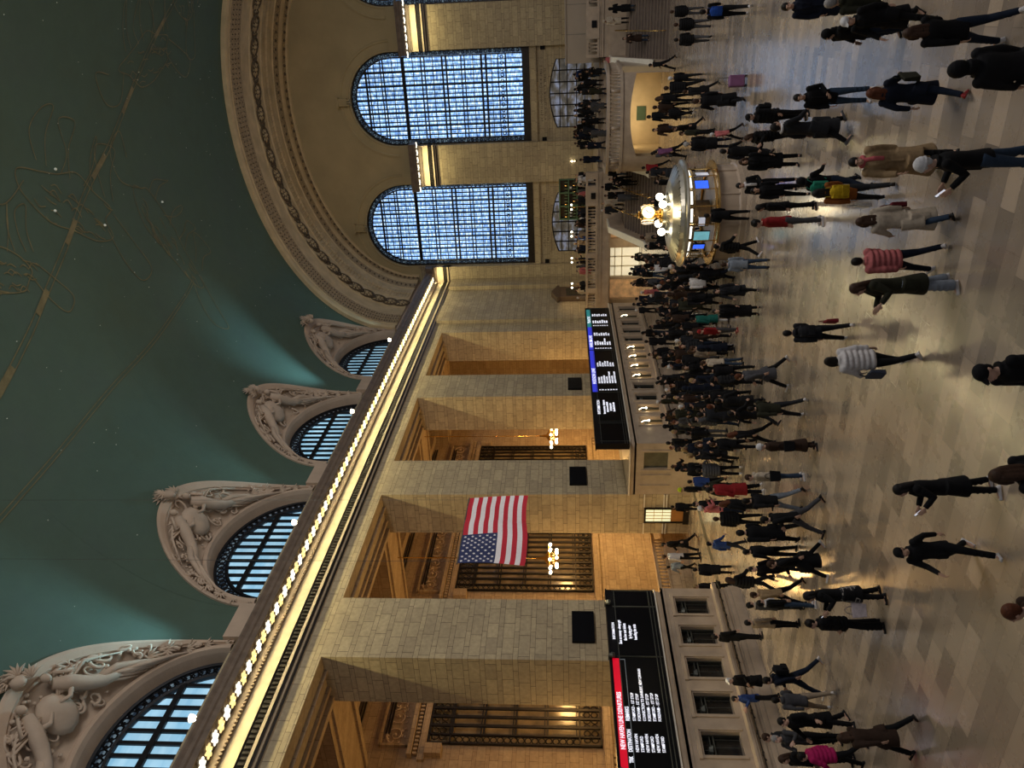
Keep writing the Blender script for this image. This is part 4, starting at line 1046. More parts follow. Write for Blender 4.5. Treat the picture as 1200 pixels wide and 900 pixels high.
def inset(bs, d): 
    out = []
    for i, (x, y) in enumerate(bs):
        a = bs[max(0, i-1)]; b_ = bs[min(len(bs)-1, i+1)]; t_ = Vector((b_[0]-a[0], b_[1]-a[1])).normalized(); out.append((x+t_.y*d, y-t_.x*d))
    return out
mb = MB()
o_, i_ = inset(bs, -.10), inset(bs, .28)
for z0, z1 in ((2.80, 2.98), (3.62, 3.80)):
    mb.grid([[(x, y, z0) for x, y in o_], [(x, y, z1) for x, y in o_], [(x, y, z1) for x, y in i_], [(x, y, z0) for x, y in i_], [(x, y, z0) for x, y in o_]])
mb.build('bastion_rails', 'botticino', e)
mb = MB(); m_ = inset(bs, .09); acc = 0
for a, b_ in zip(m_, m_[1:]):
    L_ = sqrt((a[0]-b_[0])**2+(a[1]-b_[1])**2)
    while acc < L_: f = acc/L_; x, y = a[0]+(b_[0]-a[0])*f, a[1]+(b_[1]-a[1])*f; (baluster(mb, x, y, 2.98, .64) if abs((y*10) % 22) > 3 else mb.box(x-.1, x+.1, y-.1, y+.1, 2.98, 3.62)); acc += .24
    acc -= L_
mb.build('balusters', 'botticino', e, smooth=True)
e = empty('staircase', (56, 6.5, 2.85), 'upper central steps climbing from the bastion to the balcony, covered in people', 'staircase', kind='structure')
mb = MB()
for k in range(6): mb.box(57.2+k*.36, 61.6, 3.2, 10.9, 2.85+k*.17, 2.85+(k+1)*.17)
mb.build('steps', 'botticino', e)
# restaurant lamps and counter on the left balcony
for k, (y, lab) in enumerate(((14.2, 'nearest the stairs'), (16.4, 'second from the stairs'), (18.6, 'third from the stairs'), (20.8, 'by the corner of the hall'))):
    e = empty('table_lamp', (60.2, y, 3.88), 'small glowing restaurant lamp on the balcony, '+lab, 'lamp', 'restaurant lamps on the balcony')
    mb = MB(); mb.lathe([(.12, 0), (.12, .03), (.03, .06), (.03, 1.95), (0, 1.96)], 60.2, y, 8, cz=3.88); mb.build('stem', 'brass', e)
    for s_ in (-1, 1): mb = MB(); mb.ball((60.2, y+s_*.18, 5.9), .085, 8); mb.build('lamp_shade', 'lamp', e, smooth=True)
light('AREA', 'restaurant_light', (61.5, 17.5, 7.2), 130, (1, .68, .32), to=(61.5, 17.5, 4), shape='RECTANGLE', size=2, size_y=9)
e = empty('wall_sconce', (XE-.6, 12.1, 5.6), 'small bright sconce on the pilaster above the restaurant', 'sconce')
mb = MB(); mb.box(XE-.62, XE-.55, 12.02, 12.18, 5.3, 5.6); mb.build('sconce_plate', 'brass', e)
mb = MB(); mb.ball((XE-.75, 12.1, 5.75), .075, 8, sc=(1, 1, 1.5)); mb.ball((XE-.75, 12.1, 5.5), .05, 8); mb.build('sconce_bulb', 'lamp', e, smooth=True)
# restaurant bar on the far-left balcony corner
e = empty('bar_shelf', (66, YL-.4, 3.88), 'dark wooden bar cabinet against the wall at the far left of the balcony', 'cabinet')
mb = MB(); mb.box(62.8, 65.6, YL-.55, YL-.15, 3.88, 7.0); mb.box(62.6, 65.8, YL-.62, YL-.12, 7.0, 7.2)
pts = [(62.6, 7.2), (65.8, 7.2), (64.2, 7.75)]; mb.add([(x, YL-.6, z) for x, z in pts]+[(x, YL-.15, z) for x, z in pts], [(0, 1, 2), (3, 5, 4), (0, 3, 4, 1), (1, 4, 5, 2), (2, 5, 3, 0)])
mb.build('cabinet_body', plain('brown_wood', (.12, .075, .04), .5), e)
mb = MB(); mb.box(63.2, 65.2, YL-.57, YL-.55, 4.6, 6.4); mb.build('glazed_doors', 'darkglass', e)

M['silverleaf'] = plain('pale_burnished_metal', (.50, .47, .38), .32, .9, nscale=3)
# ------------------------------------------------------------------ information booth and the clock
IX, IY = 28.95, 7.2
e = empty('information_booth', (IX, IY, 0), 'round marble and brass information booth in the middle of the floor', 'booth')
mb = MB(); mb.lathe([(1.86, 0), (1.86, .16), (1.78, .18), (1.76, .22), (1.76, .84), (1.82, .88), (1.82, .92), (0, .92)], IX, IY, 48); mb.build('marble_base', 'botticino', e)
mb = MB()
for k in range(10):
    a = 2*pi*k/10; c_, s_ = cos(a), sin(a); mb.box(-.03, .03, -.03, .03, .2, .86, mat=Matrix.Translation((IX+1.77*c_, IY+1.77*s_, 0)) @ Matrix.Rotation(a, 4, 'Z'))
mb.build('base_piers', 'botticino', e)
mb = MB(); mb.lathe([(1.72, .92), (1.95, .92), (1.95, .98), (1.70, 1.0)], IX, IY, 48); mb.build('counter_ledge', 'brass', e, smooth=False)
mb = MB(); NB = 16
for k in range(NB):
    a = 2*pi*k/NB; mb.tube([(IX+1.66*cos(a), IY+1.66*sin(a), .98), (IX+1.66*cos(a), IY+1.66*sin(a), 1.98)], .022, 6)
mb.lathe([(1.64, 1.0), (1.68, 1.0), (1.68, 1.04), (1.64, 1.04)], IX, IY, 48); mb.lathe([(1.64, 1.76), (1.68, 1.76), (1.68, 1.80), (1.64, 1.80)], IX, IY, 48)
mb.build('brass_mullions', 'brass', e)
for k in range(NB):
    a = 2*pi*(k+.5)/NB
    mb = MB(); mb.box(-.012, .012, -.24, .24, 1.84, 1.94, mat=Matrix.Translation((IX+1.62*cos(a), IY+1.62*sin(a), 0)) @ Matrix.Rotation(a, 4, 'Z'))
    mb.build('lit_sign_strip', plain('lit_booth_strip_%d' % k, (.9, .9, .8), .4, emit=(1, .96, .85), estr=1.6) if k == 0 else bpy.data.materials['lit_booth_strip_0'], e)
mb = MB(); mb.lathe([(1.5, 1.98), (1.98, 1.98), (2.02, 2.04), (2.0, 2.10), (1.86, 2.16), (1.8, 2.3), (1.25, 2.50), (.5, 2.58), (.42, 2.62), (.42, 2.74), (0, 2.76)], IX, IY, 48); rf = mb.build('canopy', 'silverleaf', e, smooth=False)
mb = MB()
for k in range(40):
    a = 2*pi*k/40; mb.bar((IX+1.82*cos(a), IY+1.82*sin(a), 2.30), (IX+.55*cos(a), IY+.55*sin(a), 2.60), .03, .03)
mb.build('canopy_ribs', 'gunmetal', rf)
mb = MB(); mb.lathe([(0, 1.0), (.5, 1.0), (.5, 1.98), (0, 1.98)], IX, IY, 16); mb.build('inner_kiosk', plain('booth_interior', (.10, .06, .025), .5, nscale=4, namp=.5), e)
def screen(ang, z0, z1, w_, mat, r_=1.5, name='monitor'):
    mt = Matrix.Translation((IX+r_*cos(ang), IY+r_*sin(ang), 0)) @ Matrix.Rotation(ang, 4, 'Z')
    mb = MB(); mb.box(-.04, 0, -w_/2, w_/2, z0, z1, mat=mt); o = mb.build(name, 'blackgloss', e)
    mb = MB(); mb.box(.0, .008, -w_/2+.02, w_/2-.02, z0+.02, z1-.02, mat=mt); mb.build('screen_image', mat, o)
bl = plain('blue_screen_image', (.02, .05, .4), .4, nscale=9, namp=.7, emit=(.04, .14, .95), estr=1.1); tl = plain('teal_screen_image', (.1, .3, .35), .4, nscale=3, namp=.5, emit=(.16, .42, .48), estr=.8)
wh = plain('white_notice', (.75, .75, .75), .5, nscale=10, namp=.3, emit=(.6, .65, .8), estr=.5)
ca_ = math.atan2(-IY, -IX)        # direction facing the viewer's side
for da, z0, z1, w_, mt in ((-.95, 1.25, 1.7, .30, bl), (-.58, 1.15, 1.75, .42, tl), (-.20, 1.35, 1.62, .34, wh), (.75, 1.2, 1.72, .42, bl), (1.25, 1.1, 1.6, .4, wh)): screen(ca_-da*-1, z0, z1, w_, mt)
for k in range(4):
    a = ca_+.5+k*pi/2
    mb = MB(); mb.lathe([(.05, 0), (.02, .05), (.02, .12)], IX+.75*cos(a), IY+.75*sin(a), 8, cz=2.56); mb.ball((IX+.75*cos(a), IY+.75*sin(a), 2.80), .15, 12); mb.build('globe_lamp', 'lamp', e, smooth=True)
light('POINT', 'booth_glow', (IX-.9, IY-.3, 3.1), 30, (1, .8, .45), shadow_soft_size=.3)
light('POINT', 'booth_inside_light', (IX-1.1, IY-.2, 1.75), 9, (1, .85, .6), shadow_soft_size=.1)
e = empty('clock', (IX, IY, 2.76), 'brass four-faced clock with opal dials on top of the information booth', 'clock')
mb = MB(); mb.lathe([(0, 0), (.34, 0), (.36, .06), (.2, .12), (.12, .22), (.16, .30), (.30, .36), (.30, .42), (0, .42)], IX, IY, 20, cz=2.76); mb.build('pedestal', 'brass', e, smooth=False); mb = MB(); mb.lathe([(0, 0), (.13, 0), (.16, .05), (.06, .1), (.05, .2), (0, .24)], IX, IY, 14, cz=3.60); mb.build('finial', 'brass', e, smooth=False)
mb = MB(); mb.ball((IX, IY, 3.30), .31, 20); mb.build('clock_body', 'brass', e, smooth=True)
for k in range(4):
    a = ca_+.28+k*pi/2; d = Vector((cos(a), sin(a), 0)); sd = Vector((-sin(a), cos(a), 0)); c_ = Vector((IX, IY, 3.30))+d*.26
    mb = MB(); vs = [c_+d*.06+(sd*cos(2*pi*q/28)+Vector((0, 0, 1))*sin(2*pi*q/28))*.235 for q in range(28)]; vs2 = [v-d*.07 for v in vs]
    mb.add(vs+vs2, [tuple(range(28))]+[(q, (q+1) % 28, 28+(q+1) % 28, 28+q) for q in range(28)]); f_ = mb.build('dial', 'opal', e)
    mb = MB(); ring(mb, c_+d*.06, .25, .022, (sd, Vector((0, 0, 1))), 28); mb.build('dial_ring', 'brass', e, smooth=True)
    mb = MB(); zz = Vector((0, 0, 1)); p = c_+d*.075
    mb.bar(p, p+(sd*.10+zz*.09), .022, .008, upv=tuple(d)); mb.bar(p, p+(sd*-.05+zz*-.17)*1.0, .016, .008, upv=tuple(d))
    for q in range(12): aa = 2*pi*q/12; dd = sd*cos(aa)+zz*sin(aa); mb.bar(p+dd*.19, p+dd*.22, .012, .006, upv=tuple(d))
    mb.build('hands_and_marks', 'ink', f_)

e = empty('bar_display', (63.2, 14.2, 3.88), 'green-framed glass bar display with bottles behind the restaurant balustrade', 'bar display')
mb = MB()
for y in (12.6, 13.7, 14.8, 15.9): mb.box(63.1, 63.3, y-.05, y+.05, 3.88, 6.9)
for z in (5.4, 6.1, 6.85): mb.box(63.0, 63.4, 12.6, 15.9, z-.04, z+.04)
mb.build('green_frame', plain('green_painted_wood', (.02, .065, .035), .5), e)
mb = MB(); mb.box(63.45, 63.5, 12.6, 15.9, 3.88, 6.9); mb.build('back_panel', 'darkglass', e)
r = random.Random(8)
for z in (5.44, 6.14):
    for k in range(12): mb = MB(); mb.lathe([(0, 0), (.06, 0), (.06, .2), (.02, .27), (.02, .34), (0, .34)], 63.2, 12.85+k*.26, 8, cz=z); mb.build('bottle', 'leaf' if r.random() < .5 else 'brass', e, smooth=True)

# ================================================================== people
def objcol(name, rough, nscale, amp, bmp=.0, sheen=0):
    m, nt, b = newmat(name); p, s = posxyz(nt)
    oi = nt.nodes.new('ShaderNodeObjectInfo')
    f = ramp(nt, noise(nt, p, nscale, 4), [(.3, (1-amp, 1-amp, 1-amp)), (.7, (1, 1, 1))])
    lk(nt, mixc(nt, 1.0, oi.outputs['Color'], f, 'MULTIPLY'), b.inputs['Base Color']); b.inputs['Roughness'].default_value = rough
    b.inputs['Specular IOR Level'].default_value = .18
    if bmp: bump(nt, b, noise(nt, p, nscale*.8, 3), bmp, .02)
    return m
M['fabric'] = objcol('garment_fabric', .85, 14, .3, .3); M['skin'] = objcol('skin', .55, 8, .08); M['hair'] = objcol('hair', .6, 60, .4, .3); M['shoe'] = objcol('shoe_leather', .5, 12, .15)
M['eye'] = plain('eye_dark', (.02, .015, .012), .3); M['lip'] = plain('lip', (.30, .10, .08), .5)
V = Vector
def remesh(mb, name, vox, mats, smooth_it=3, matfn=None):
    me = bpy.data.meshes.new(name); me.from_pydata([tuple(v) for v in mb.v], [], mb.f); me.update()
    bm = bmesh.new(); bm.from_mesh(me); bmesh.ops.recalc_face_normals(bm, faces=bm.faces); bm.to_mesh(me); bm.free()
    o = bpy.data.objects.new(name, me); COL.objects.link(o)
    r = o.modifiers.new('r', 'REMESH'); r.mode = 'VOXEL'; r.voxel_size = vox; r.adaptivity = 0
    s_ = o.modifiers.new('s', 'SMOOTH'); s_.iterations = smooth_it; s_.factor = .5
    nm = bpy.data.meshes.new_from_object(o.evaluated_get(bpy.context.evaluated_depsgraph_get()))
    bpy.data.objects.remove(o); bpy.data.meshes.remove(me)
    nm.materials.clear()
    for k in mats: nm.materials.append(M[k])
    nm.polygons.foreach_set('use_smooth', [True]*len(nm.polygons))
    if matfn:
        for p in nm.polygons: p.material_index = matfn(p.center)
    nm.name = name; return nm
def loft(mb, secs, n=16):
    """secs: (center, rx, ry, axis dir) closed elliptical loft; local x forward, y left"""
    vs = []; k = len(secs)
    for c, rx, ry, d in secs:
        d = V(d).normalized(); yv = V((0, 1, 0)); yv = (yv-d*yv.dot(d)).normalized(); xv = yv.cross(d)
        for j in range(n): a = 2*pi*j/n; vs.append(V(c)+xv*rx*cos(a)+yv*ry*sin(a))
    fs = [(i*n+j, i*n+(j+1) % n, (i+1)*n+(j+1) % n, (i+1)*n+j) for i in range(k-1) for j in range(n)]
    fs += [tuple(range(n-1, -1, -1)), tuple((k-1)*n+j for j in range(n))]
    mb.add(vs, fs)
R_ = math.radians
# pose: lean, legs (hip pitch, knee flex, abduct), arms (shoulder pitch, abduct, elbow flex, forearm inward)
POSES = {
 'stand':  dict(lean=2, L=(3, 4, 4), R=(-3, 3, 4), aL=(4, 9, 18, 8), aR=(-2, 9, 14, 8)),
 'idle':   dict(lean=0, L=(10, 12, 6), R=(-3, 0, 3), aL=(-4, 14, 70, 45), aR=(2, 10, 20, 10)),
 'walk':   dict(lean=4, L=(24, 8, 2), R=(-20, 18, 2), aL=(-20, 8, 20, 5), aR=(22, 8, 28, 5)),
 'walk2':  dict(lean=4, L=(-18, 22, 2), R=(22, 6, 2), aL=(20, 9, 30, 8), aR=(-18, 9, 16, 5)),
 'stride': dict(lean=6, L=(33, 10, 3), R=(-27, 18, 3), aL=(-32, 12, 22, 5), aR=(30, 10, 35, 5)),
 'phone':  dict(lean=3, L=(6, 6, 4), R=(-6, 4, 4), aL=(28, 12, 95, 17), aR=(24, 12, 84, 19)),
 'pocket': dict(lean=0, L=(5, 5, 6), R=(-5, 4, 6), aL=(-12, 20, 48, 20), aR=(-12, 20, 48, 20)),
 'point':  dict(lean=3, L=(14, 6, 4), R=(-12, 10, 4), aL=(6, 30, 30, 5), aR=(10, 42, 25, -10)),
 'sit':    dict(lean=4, L=(80, 84, 8), R=(76, 80, 8), aL=(30, 12, 60, 20), aR=(28, 12, 66, 20)),
}
def skeleton(pz):
    P = POSES[pz]; ln = R_(P['lean']); J = {}
    hip = V((0, 0, .90))
    def T(x, y, z): return hip+V((x*cos(ln)+z*sin(ln), y, -x*sin(ln)+z*cos(ln)))
    J['T'] = T; J['ln'] = ln
    for s_, k in ((1, 'L'), (-1, 'R')):
        th, kn, ab = [R_(q) for q in P[k]]
        h = hip+V((0, s_*.088, 0)); d = V((sin(th), s_*sin(ab)*cos(th), -cos(th)*cos(ab))); knee = h+d*.43
        a2 = th-kn; d2 = V((sin(a2), s_*sin(ab)*.4, -cos(a2))); ank = knee+d2*.40
        J['hip'+k], J['knee'+k], J['ank'+k] = h, knee, ank
        fp_ = max(-.6, min(.25, a2*1.0)) if abs(a2) > .12 else 0
        if pz == 'sit': fp_ = 0
        f = V((cos(fp_), s_*.12, sin(fp_)))
        J['foot'+k] = f.normalized()
        sh = T(0, s_*.185, .51); sp, sa, ef, fi = [R_(q) for q in P['a'+k]]
        sp2 = sp
        d = V((sin(sp2)*cos(sa), s_*sin(sa), -cos(sp2)*cos(sa))); el = sh+d*.285
        a3 = sp2+ef; d2 = V((sin(a3)*cos(fi), s_*(sin(sa)*.5-sin(fi)), -cos(a3))).normalized(); wr = el+d2*.245
        J['sh'+k], J['el'+k], J['wr'+k], J['hd'+k] = sh, el, wr, d2
    lo = min(min(J['ank'+k].z, (J['ank'+k]+J['foot'+k]*.17).z) for k in 'LR')-.085
    J['dz'] = -lo
    return J
def shift(mb, dz): mb.v = [tuple(V(v)+V((0, 0, dz))) for v in mb.v]
def body_mesh(pz):
    J = skeleton(pz); T = J['T']; mb = MB(); up1 = (T(0, 0, 1)-T(0, 0, 0))
    loft(mb, [(T(0, 0, z), rx, ry, up1) for z, rx, ry in ((-.06, .08, .12), (.0, .105, .155), (.10, .095, .14), (.20, .09, .125), (.32, .10, .14), (.44, .105, .155), (.52, .085, .15), (.56, .055, .075))])
    loft(mb, [(T(.0, 0, .50), .062, .066, up1), (T(.012, 0, .60), .052, .054, up1), (T(.02, 0, .66), .05, .05, up1)], 12)
    hc = T(.03, 0, .725)                                    # head: skull, jaw, nose, brow, ears
    mb.ball(hc+V((-.012, 0, .015)), .098, 14, sc=(.98, .80, 1.05)); mb.ball(hc+V((.022, 0, -.045)), .070, 12, sc=(.92, .86, 1.10)); mb.ball(hc+V((.055, 0, -.090)), .024, 8, sc=(1, 1.3, .8))
    mb.tube([hc+V((.082, 0, .012)), hc+V((.104, 0, -.028)), hc+V((.086, 0, -.040))], [.009, .016, .010], 6)
    mb.tube([hc+V((.078, -.035, .022)), hc+V((.090, 0, .024)), hc+V((.078, .035, .022))], .011, 6)
    mb.tube([hc+V((.084, -.018, -.062)), hc+V((.092, 0, -.060)), hc+V((.084, .018, -.062))], .008, 6)
    for s_ in (-1, 1): mb.ball(hc+V((-.005, s_*.080, -.012)), .026, 8, sc=(.8, .4, 1.2))
    for k, s_ in (('L', 1), ('R', -1)):
        mb.tube([J['sh'+k], J['el'+k], J['wr'+k]], [.048, .038, .027], 10)
        w_ = J['wr'+k]; d = J['hd'+k]; sd = V((0, s_, 0)); sd = (sd-d*sd.dot(d)).normalized(); fr = d.cross(sd)*s_   # palm normal etc.
        if fr.x < 0: fr = -fr
        pc = w_+d*.055; wd = fr
        q = Matrix((wd, sd, d)).transposed()
        mb.ball(pc, .048, 10, sc=(.85, .36, 1.05), rot=q)
        inn = -sd
        for i in range(4):                                   # fingers, unequal and gently curled inwards
            off = (-.031+.0207*i); L_ = (.062, .075, .070, .056)[i]; b0 = w_+d*.092+wd*off*1.05
            mb.tube([b0-d*.02, b0+d*L_*.45+inn*.004+wd*off*.10, b0+d*L_*.85+inn*.020+wd*off*.16, b0+d*L_*.98+inn*.040+wd*off*.16], [.0098, .0092, .0085, .0075], 6)
        b0 = w_+d*.028+wd*.034
        mb.tube([b0, b0+d*.026+wd*.022+inn*.006, b0+d*.058+wd*.026+inn*.018], [.0125, .011, .009], 6)
        mb.tube([J['hip'+k], J['knee'+k], J['ank'+k]], [.075, .052, .036], 10)
        f = J['foot'+k]; mb.tube([J['ank'+k]-f*.03+V((0, 0, -.03)), J['ank'+k]+f*.08+V((0, 0, -.05)), J['ank'+k]+f*.15+V((0, 0, -.055))], [.034, .034, .026], 8)
    shift(mb, J['dz']); hz = hc+V((0, 0, J['dz']))
    def mf(c):
        q = V(c)-hz
        if q.x > .062:
            if .004 < q.z < .020 and .018 < abs(q.y) < .044: return 1
            if -.071 < q.z < -.056 and abs(q.y) < .022: return 2
        return 0
    return remesh(mb, 'person_body_'+pz, .0078, ['skin', 'eye', 'lip'], 2, mf)
def trouser_mesh(pz, wide):
    J = skeleton(pz); T = J['T']; mb = MB(); up1 = (T(0, 0, 1)-T(0, 0, 0))
    loft(mb, [(T(0, 0, z), rx, ry, up1) for z, rx, ry in ((-.10, .095, .14), (-.02, .125, .175), (.06, .118, .165), (.14, .108, .15))])
    for k in 'LR':
        h, kn, an = J['hip'+k], J['knee'+k], J['ank'+k]
        d = (an-kn).normalized(); r_ = (.10, .092, .068, .060, .056) if not wide else (.105, .098, .088, .092, .098)
        mb.tube([h+V((0, 0, .03)), h.lerp(kn, .4), kn, kn.lerp(an, .5), an+d*.02], list(r_), 12)
        for q in range(3): c = kn.lerp(an, .25+.25*q); mb.ball(c+V((.02, .0, 0)), r_[3]+.008, 8, sc=(1, 1, .35))
    shift(mb, J['dz']); return remesh(mb, 'trousers_'+pz, .0165, ['fabric'], 3)
def shoe_mesh(pz, kk):
    J = skeleton(pz); mb = MB()
    for k in kk:
        a = J['ank'+k]; f = J['foot'+k]; n_ = V((0, 1, 0)); n_ = (n_-f*n_.dot(f)).normalized(); u = f.cross(n_); u = u if u.z > 0 else -u
        q = Matrix((f, n_, u)).transposed()
        mb.ball(a-u*.05-f*.035, .055, 10, sc=(.9, .78, .8), rot=q); mb.ball(a-u*.055+f*.06, .07, 10, sc=(1.25, .66, .52), rot=q); mb.ball(a-u*.062+f*.135, .055, 10, sc=(1.1, .86, .5), rot=q)
        mb.tube([a-u*.02, a+V((0, 0, .03))], [.045, .04], 10)
        b = a-u*.083; mb.box(-.09, .185, -.042, .042, -.004, .016, mat=Matrix.Translation(b) @ q.to_4x4())
    shift(mb, J['dz']); return remesh(mb, 'shoes_'+pz, .0125, ['shoe'], 2)
def top_mesh(pz, kind):
    J = skeleton(pz); T = J['T']; mb = MB(); up1 = (T(0, 0, 1)-T(0, 0, 0)); sit = pz == 'sit'
    g = {'jacket': .0, 'hoodie': .006, 'puffer': .035, 'coat': .01, 'long': .006, 'trench': .02}[kind]
    base = [(.0, .128, .178), (.08, .122, .168), (.18, .118, .160), (.28, .125, .172), (.38, .132, .185), (.46, .125, .185), (.515, .10, .172), (.55, .07, .09), (.585, .062, .07)]
    secs = []
    if kind == 'puffer':
        z = -.10
        while z < .50:
            t_ = abs(sin((z+.1)*pi/.105)); secs.append((z, .148+.028*t_, .195+.030*t_)); z += .0175
        secs += [(.525, .125, .19), (.56, .09, .115), (.60, .078, .088)]
    else:
        low = {'jacket': [(-.13, .135, .180)], 'hoodie': [(-.12, .132, .178), (-.08, .145, .192)], 'coat': [(-.40, .19, .225), (-.22, .165, .205)], 'long': [(-.62, .21, .235), (-.38, .175, .21), (-.18, .15, .19)], 'trench': [(-.58, .235, .27), (-.34, .195, .23), (-.15, .16, .20)]}[kind]
        if sit: low = [(-.05, .14, .19)]
        secs = [(z, a+g, b_+g) for z, a, b_ in low+base]
    off = lambda z: V(((sin(J['ln'])*-z*.6) if z < -.15 else 0, 0, 0))
    loft(mb, [(T(0, 0, z)+off(z), a, b_, up1) for z, a, b_ in secs], 20)
    for k, s_ in (('L', 1), ('R', -1)):
        sh, el, wr = J['sh'+k], J['el'+k], J['wr'+k]
        e = .018 if kind == 'puffer' else g*.6
        pts = [sh+V((0, -s_*.03, .0)), sh.lerp(el, .3), sh.lerp(el, .7), el, el.lerp(wr, .5), wr-(wr-el).normalized()*.005]
        if kind == 'puffer':
            P2 = []; Rr = []
            for i in range(22): t_ = i/21; P2.append(sh.lerp(el, t_*2) if t_ < .5 else el.lerp(wr, t_*2-1)); Rr.append(.072-.016*t_+.012*abs(sin(t_*pi*5)))
            mb.tube(P2, Rr, 10)
        else: mb.tube(pts, [.072+e, .068+e, .060+e, .056+e, .050+e, .043+e], 10)
        mb.ball(sh, .075+e, 10)
    if kind in ('coat', 'long', 'trench') and not sit:
        for k in 'LR':
            h, kn = J['hip'+k], J['knee'+k]; f_ = .55 if kind == 'coat' else .95
            mb.tube([h, h.lerp(kn, f_*.5), h.lerp(kn, f_)], [.142, .138, .128], 12)
        if kind != 'coat':
            a_, b_ = J['kneeL'], J['kneeR']; loft(mb, [(((a_+b_)/2+V((0, 0, z))), .09+abs(a_.x-b_.x)*.5, .17, (0, 0, 1)) for z in (-.06, .12, .30)], 18)
    if kind in ('hoodie',): mb.ball(T(-.085, 0, .555), .085, 12, sc=(.8, 1.25, .75))
    if kind in ('trench', 'coat', 'long'):
        for s_ in (-1, 1): mb.tube([T(.085, s_*.06, .56), T(.145, s_*.05, .42), T(.15, s_*.03, .25)], [.022, .026, .014], 6)
    mb.tube([T(-.02+.075*cos(a*pi/4), .078*sin(a*pi/4), .575) for a in range(8)], .022, 6, closed=True)
    mb.tube([T(.135+g, 0, .45), T(.14+g, 0, .2), T(.15+g, 0, -.05)], .009, 5)
    shift(mb, J['dz']); return remesh(mb, kind+'_'+pz, .0155, ['fabric'], 2)
def hair_mesh(kind, pz):
    J = skeleton(pz); T = J['T']; mb = MB(); hc = T(.03, 0, .725)
    if kind in ('short', 'curly'):
        mb.ball(hc+V((-.022, 0, .028)), .104, 14, sc=(1, .86, 1.0)); mb.ball(hc+V((-.05, 0, -.015)), .085, 12, sc=(.8, .95, 1.0))
        if kind == 'curly':
            r = random.Random(2)
            for i in range(40): a, b_ = r.uniform(0, 2*pi), r.uniform(-.1, 1.4); mb.ball(hc+V((-.025+.10*cos(a)*cos(b_)*.9, .088*sin(a)*cos(b_), .03+.10*sin(b_))), .026, 6)
    elif kind in ('long', 'bun'):
        mb.ball(hc+V((-.020, 0, .028)), .106, 14, sc=(1, .88, 1.02)); mb.ball(hc+V((-.045, 0, -.03)), .09, 12, sc=(.85, 1.0, 1.2))
        for s_ in (-1, 1): mb.tube([hc+V((.02, s_*.075, .03)), hc+V((.01, s_*.088, -.05)), hc+V((-.02, s_*.085, -.13))], [.025, .028, .02], 8)
        if kind == 'long':
            for s_ in (-1, 0, 1): mb.tube([hc+V((-.06, s_*.045, .02)), hc+V((-.085, s_*.055, -.10)), hc+V((-.115, s_*.06, -.22)), hc+V((-.125, s_*.05, -.33))], [.055, .058, .048, .02], 8)
        else: mb.ball(hc+V((-.10, 0, .075)), .045, 10)
    elif kind == 'cap':
        mb.ball(hc+V((-.012, 0, .045)), .108, 14, sc=(1, .88, .82)); 
        for i in range(5): mb.ball(hc+V((.085+.016*i, 0, .035-.006*i)), .06-.006*i, 8, sc=(.5, 1.1, .18))
        mb.ball(hc+V((-.05, 0, -.025)), .08, 12, sc=(.8, .98, .9))
    elif kind == 'beanie':
        mb.ball(hc+V((-.016, 0, .045)), .112, 14, sc=(1, .9, 1.0)); mb.tube([hc+V((-.014+.105*cos(a*pi/6), .092*sin(a*pi/6), .022+.010*cos(a*pi/6))) for a in range(12)], .018, 6, closed=True); mb.ball(hc+V((-.05, 0, -.03)), .075, 10, sc=(.8, .98, .9))
    elif kind == 'hood':
        mb.ball(hc+V((-.028, 0, .018)), .122, 14, sc=(1, .92, 1.08)); mb.tube([T(-.045, 0, .66), T(-.04, 0, .57)], [.095, .10], 12)
    # cut away the face opening by lifting it back: keep only what lies behind the brow line
    shift(mb, J['dz']); hz = hc+V((0, 0, J['dz']))
    me = remesh(mb, kind+'_'+pz, .0115, ['hair' if kind in ('short', 'curly', 'long', 'bun') else 'fabric'], 2)
    return me
MC = {}
def gm(key, fn):
    if key not in MC: MC[key] = fn()
    return MC[key]
BLK = (.0035, .0035, .0045); BLK2 = (.007, .007, .008); NVY = (.005, .008, .018); GRY = (.055, .055, .06); DGR = (.014, .015, .018); JEAN = (.028, .048, .082); LJEAN = (.20, .23, .27); DJEAN = (.008, .014, .028)
OLV = (.020, .020, .011); BRN = (.030, .016, .010); TAN = (.28, .19, .10); CRM = (.45, .38, .29); WHT = (.55, .53, .52); RED = (.22, .012, .014); PNK = (.42, .12, .12); FUC = (.35, .01, .09); BLU = (.02, .045, .16); TEAL = (.01, .10, .08); ORG = (.22, .07, .012); BGE = (.26, .20, .14); PUR = (.16, .06, .14)
SKINS = [(.50, .31, .22), (.42, .26, .18), (.30, .17, .11), (.16, .085, .055), (.56, .36, .27)]
HAIRC = {'k': (.010, .008, .007), 'b': (.045, .022, .012), 'l': (.30, .20, .09), 'g': (.30, .29, .28), 'w': (.6, .6, .6), 'y': (.45, .55, .02), 'r': (.10, .03, .012)}
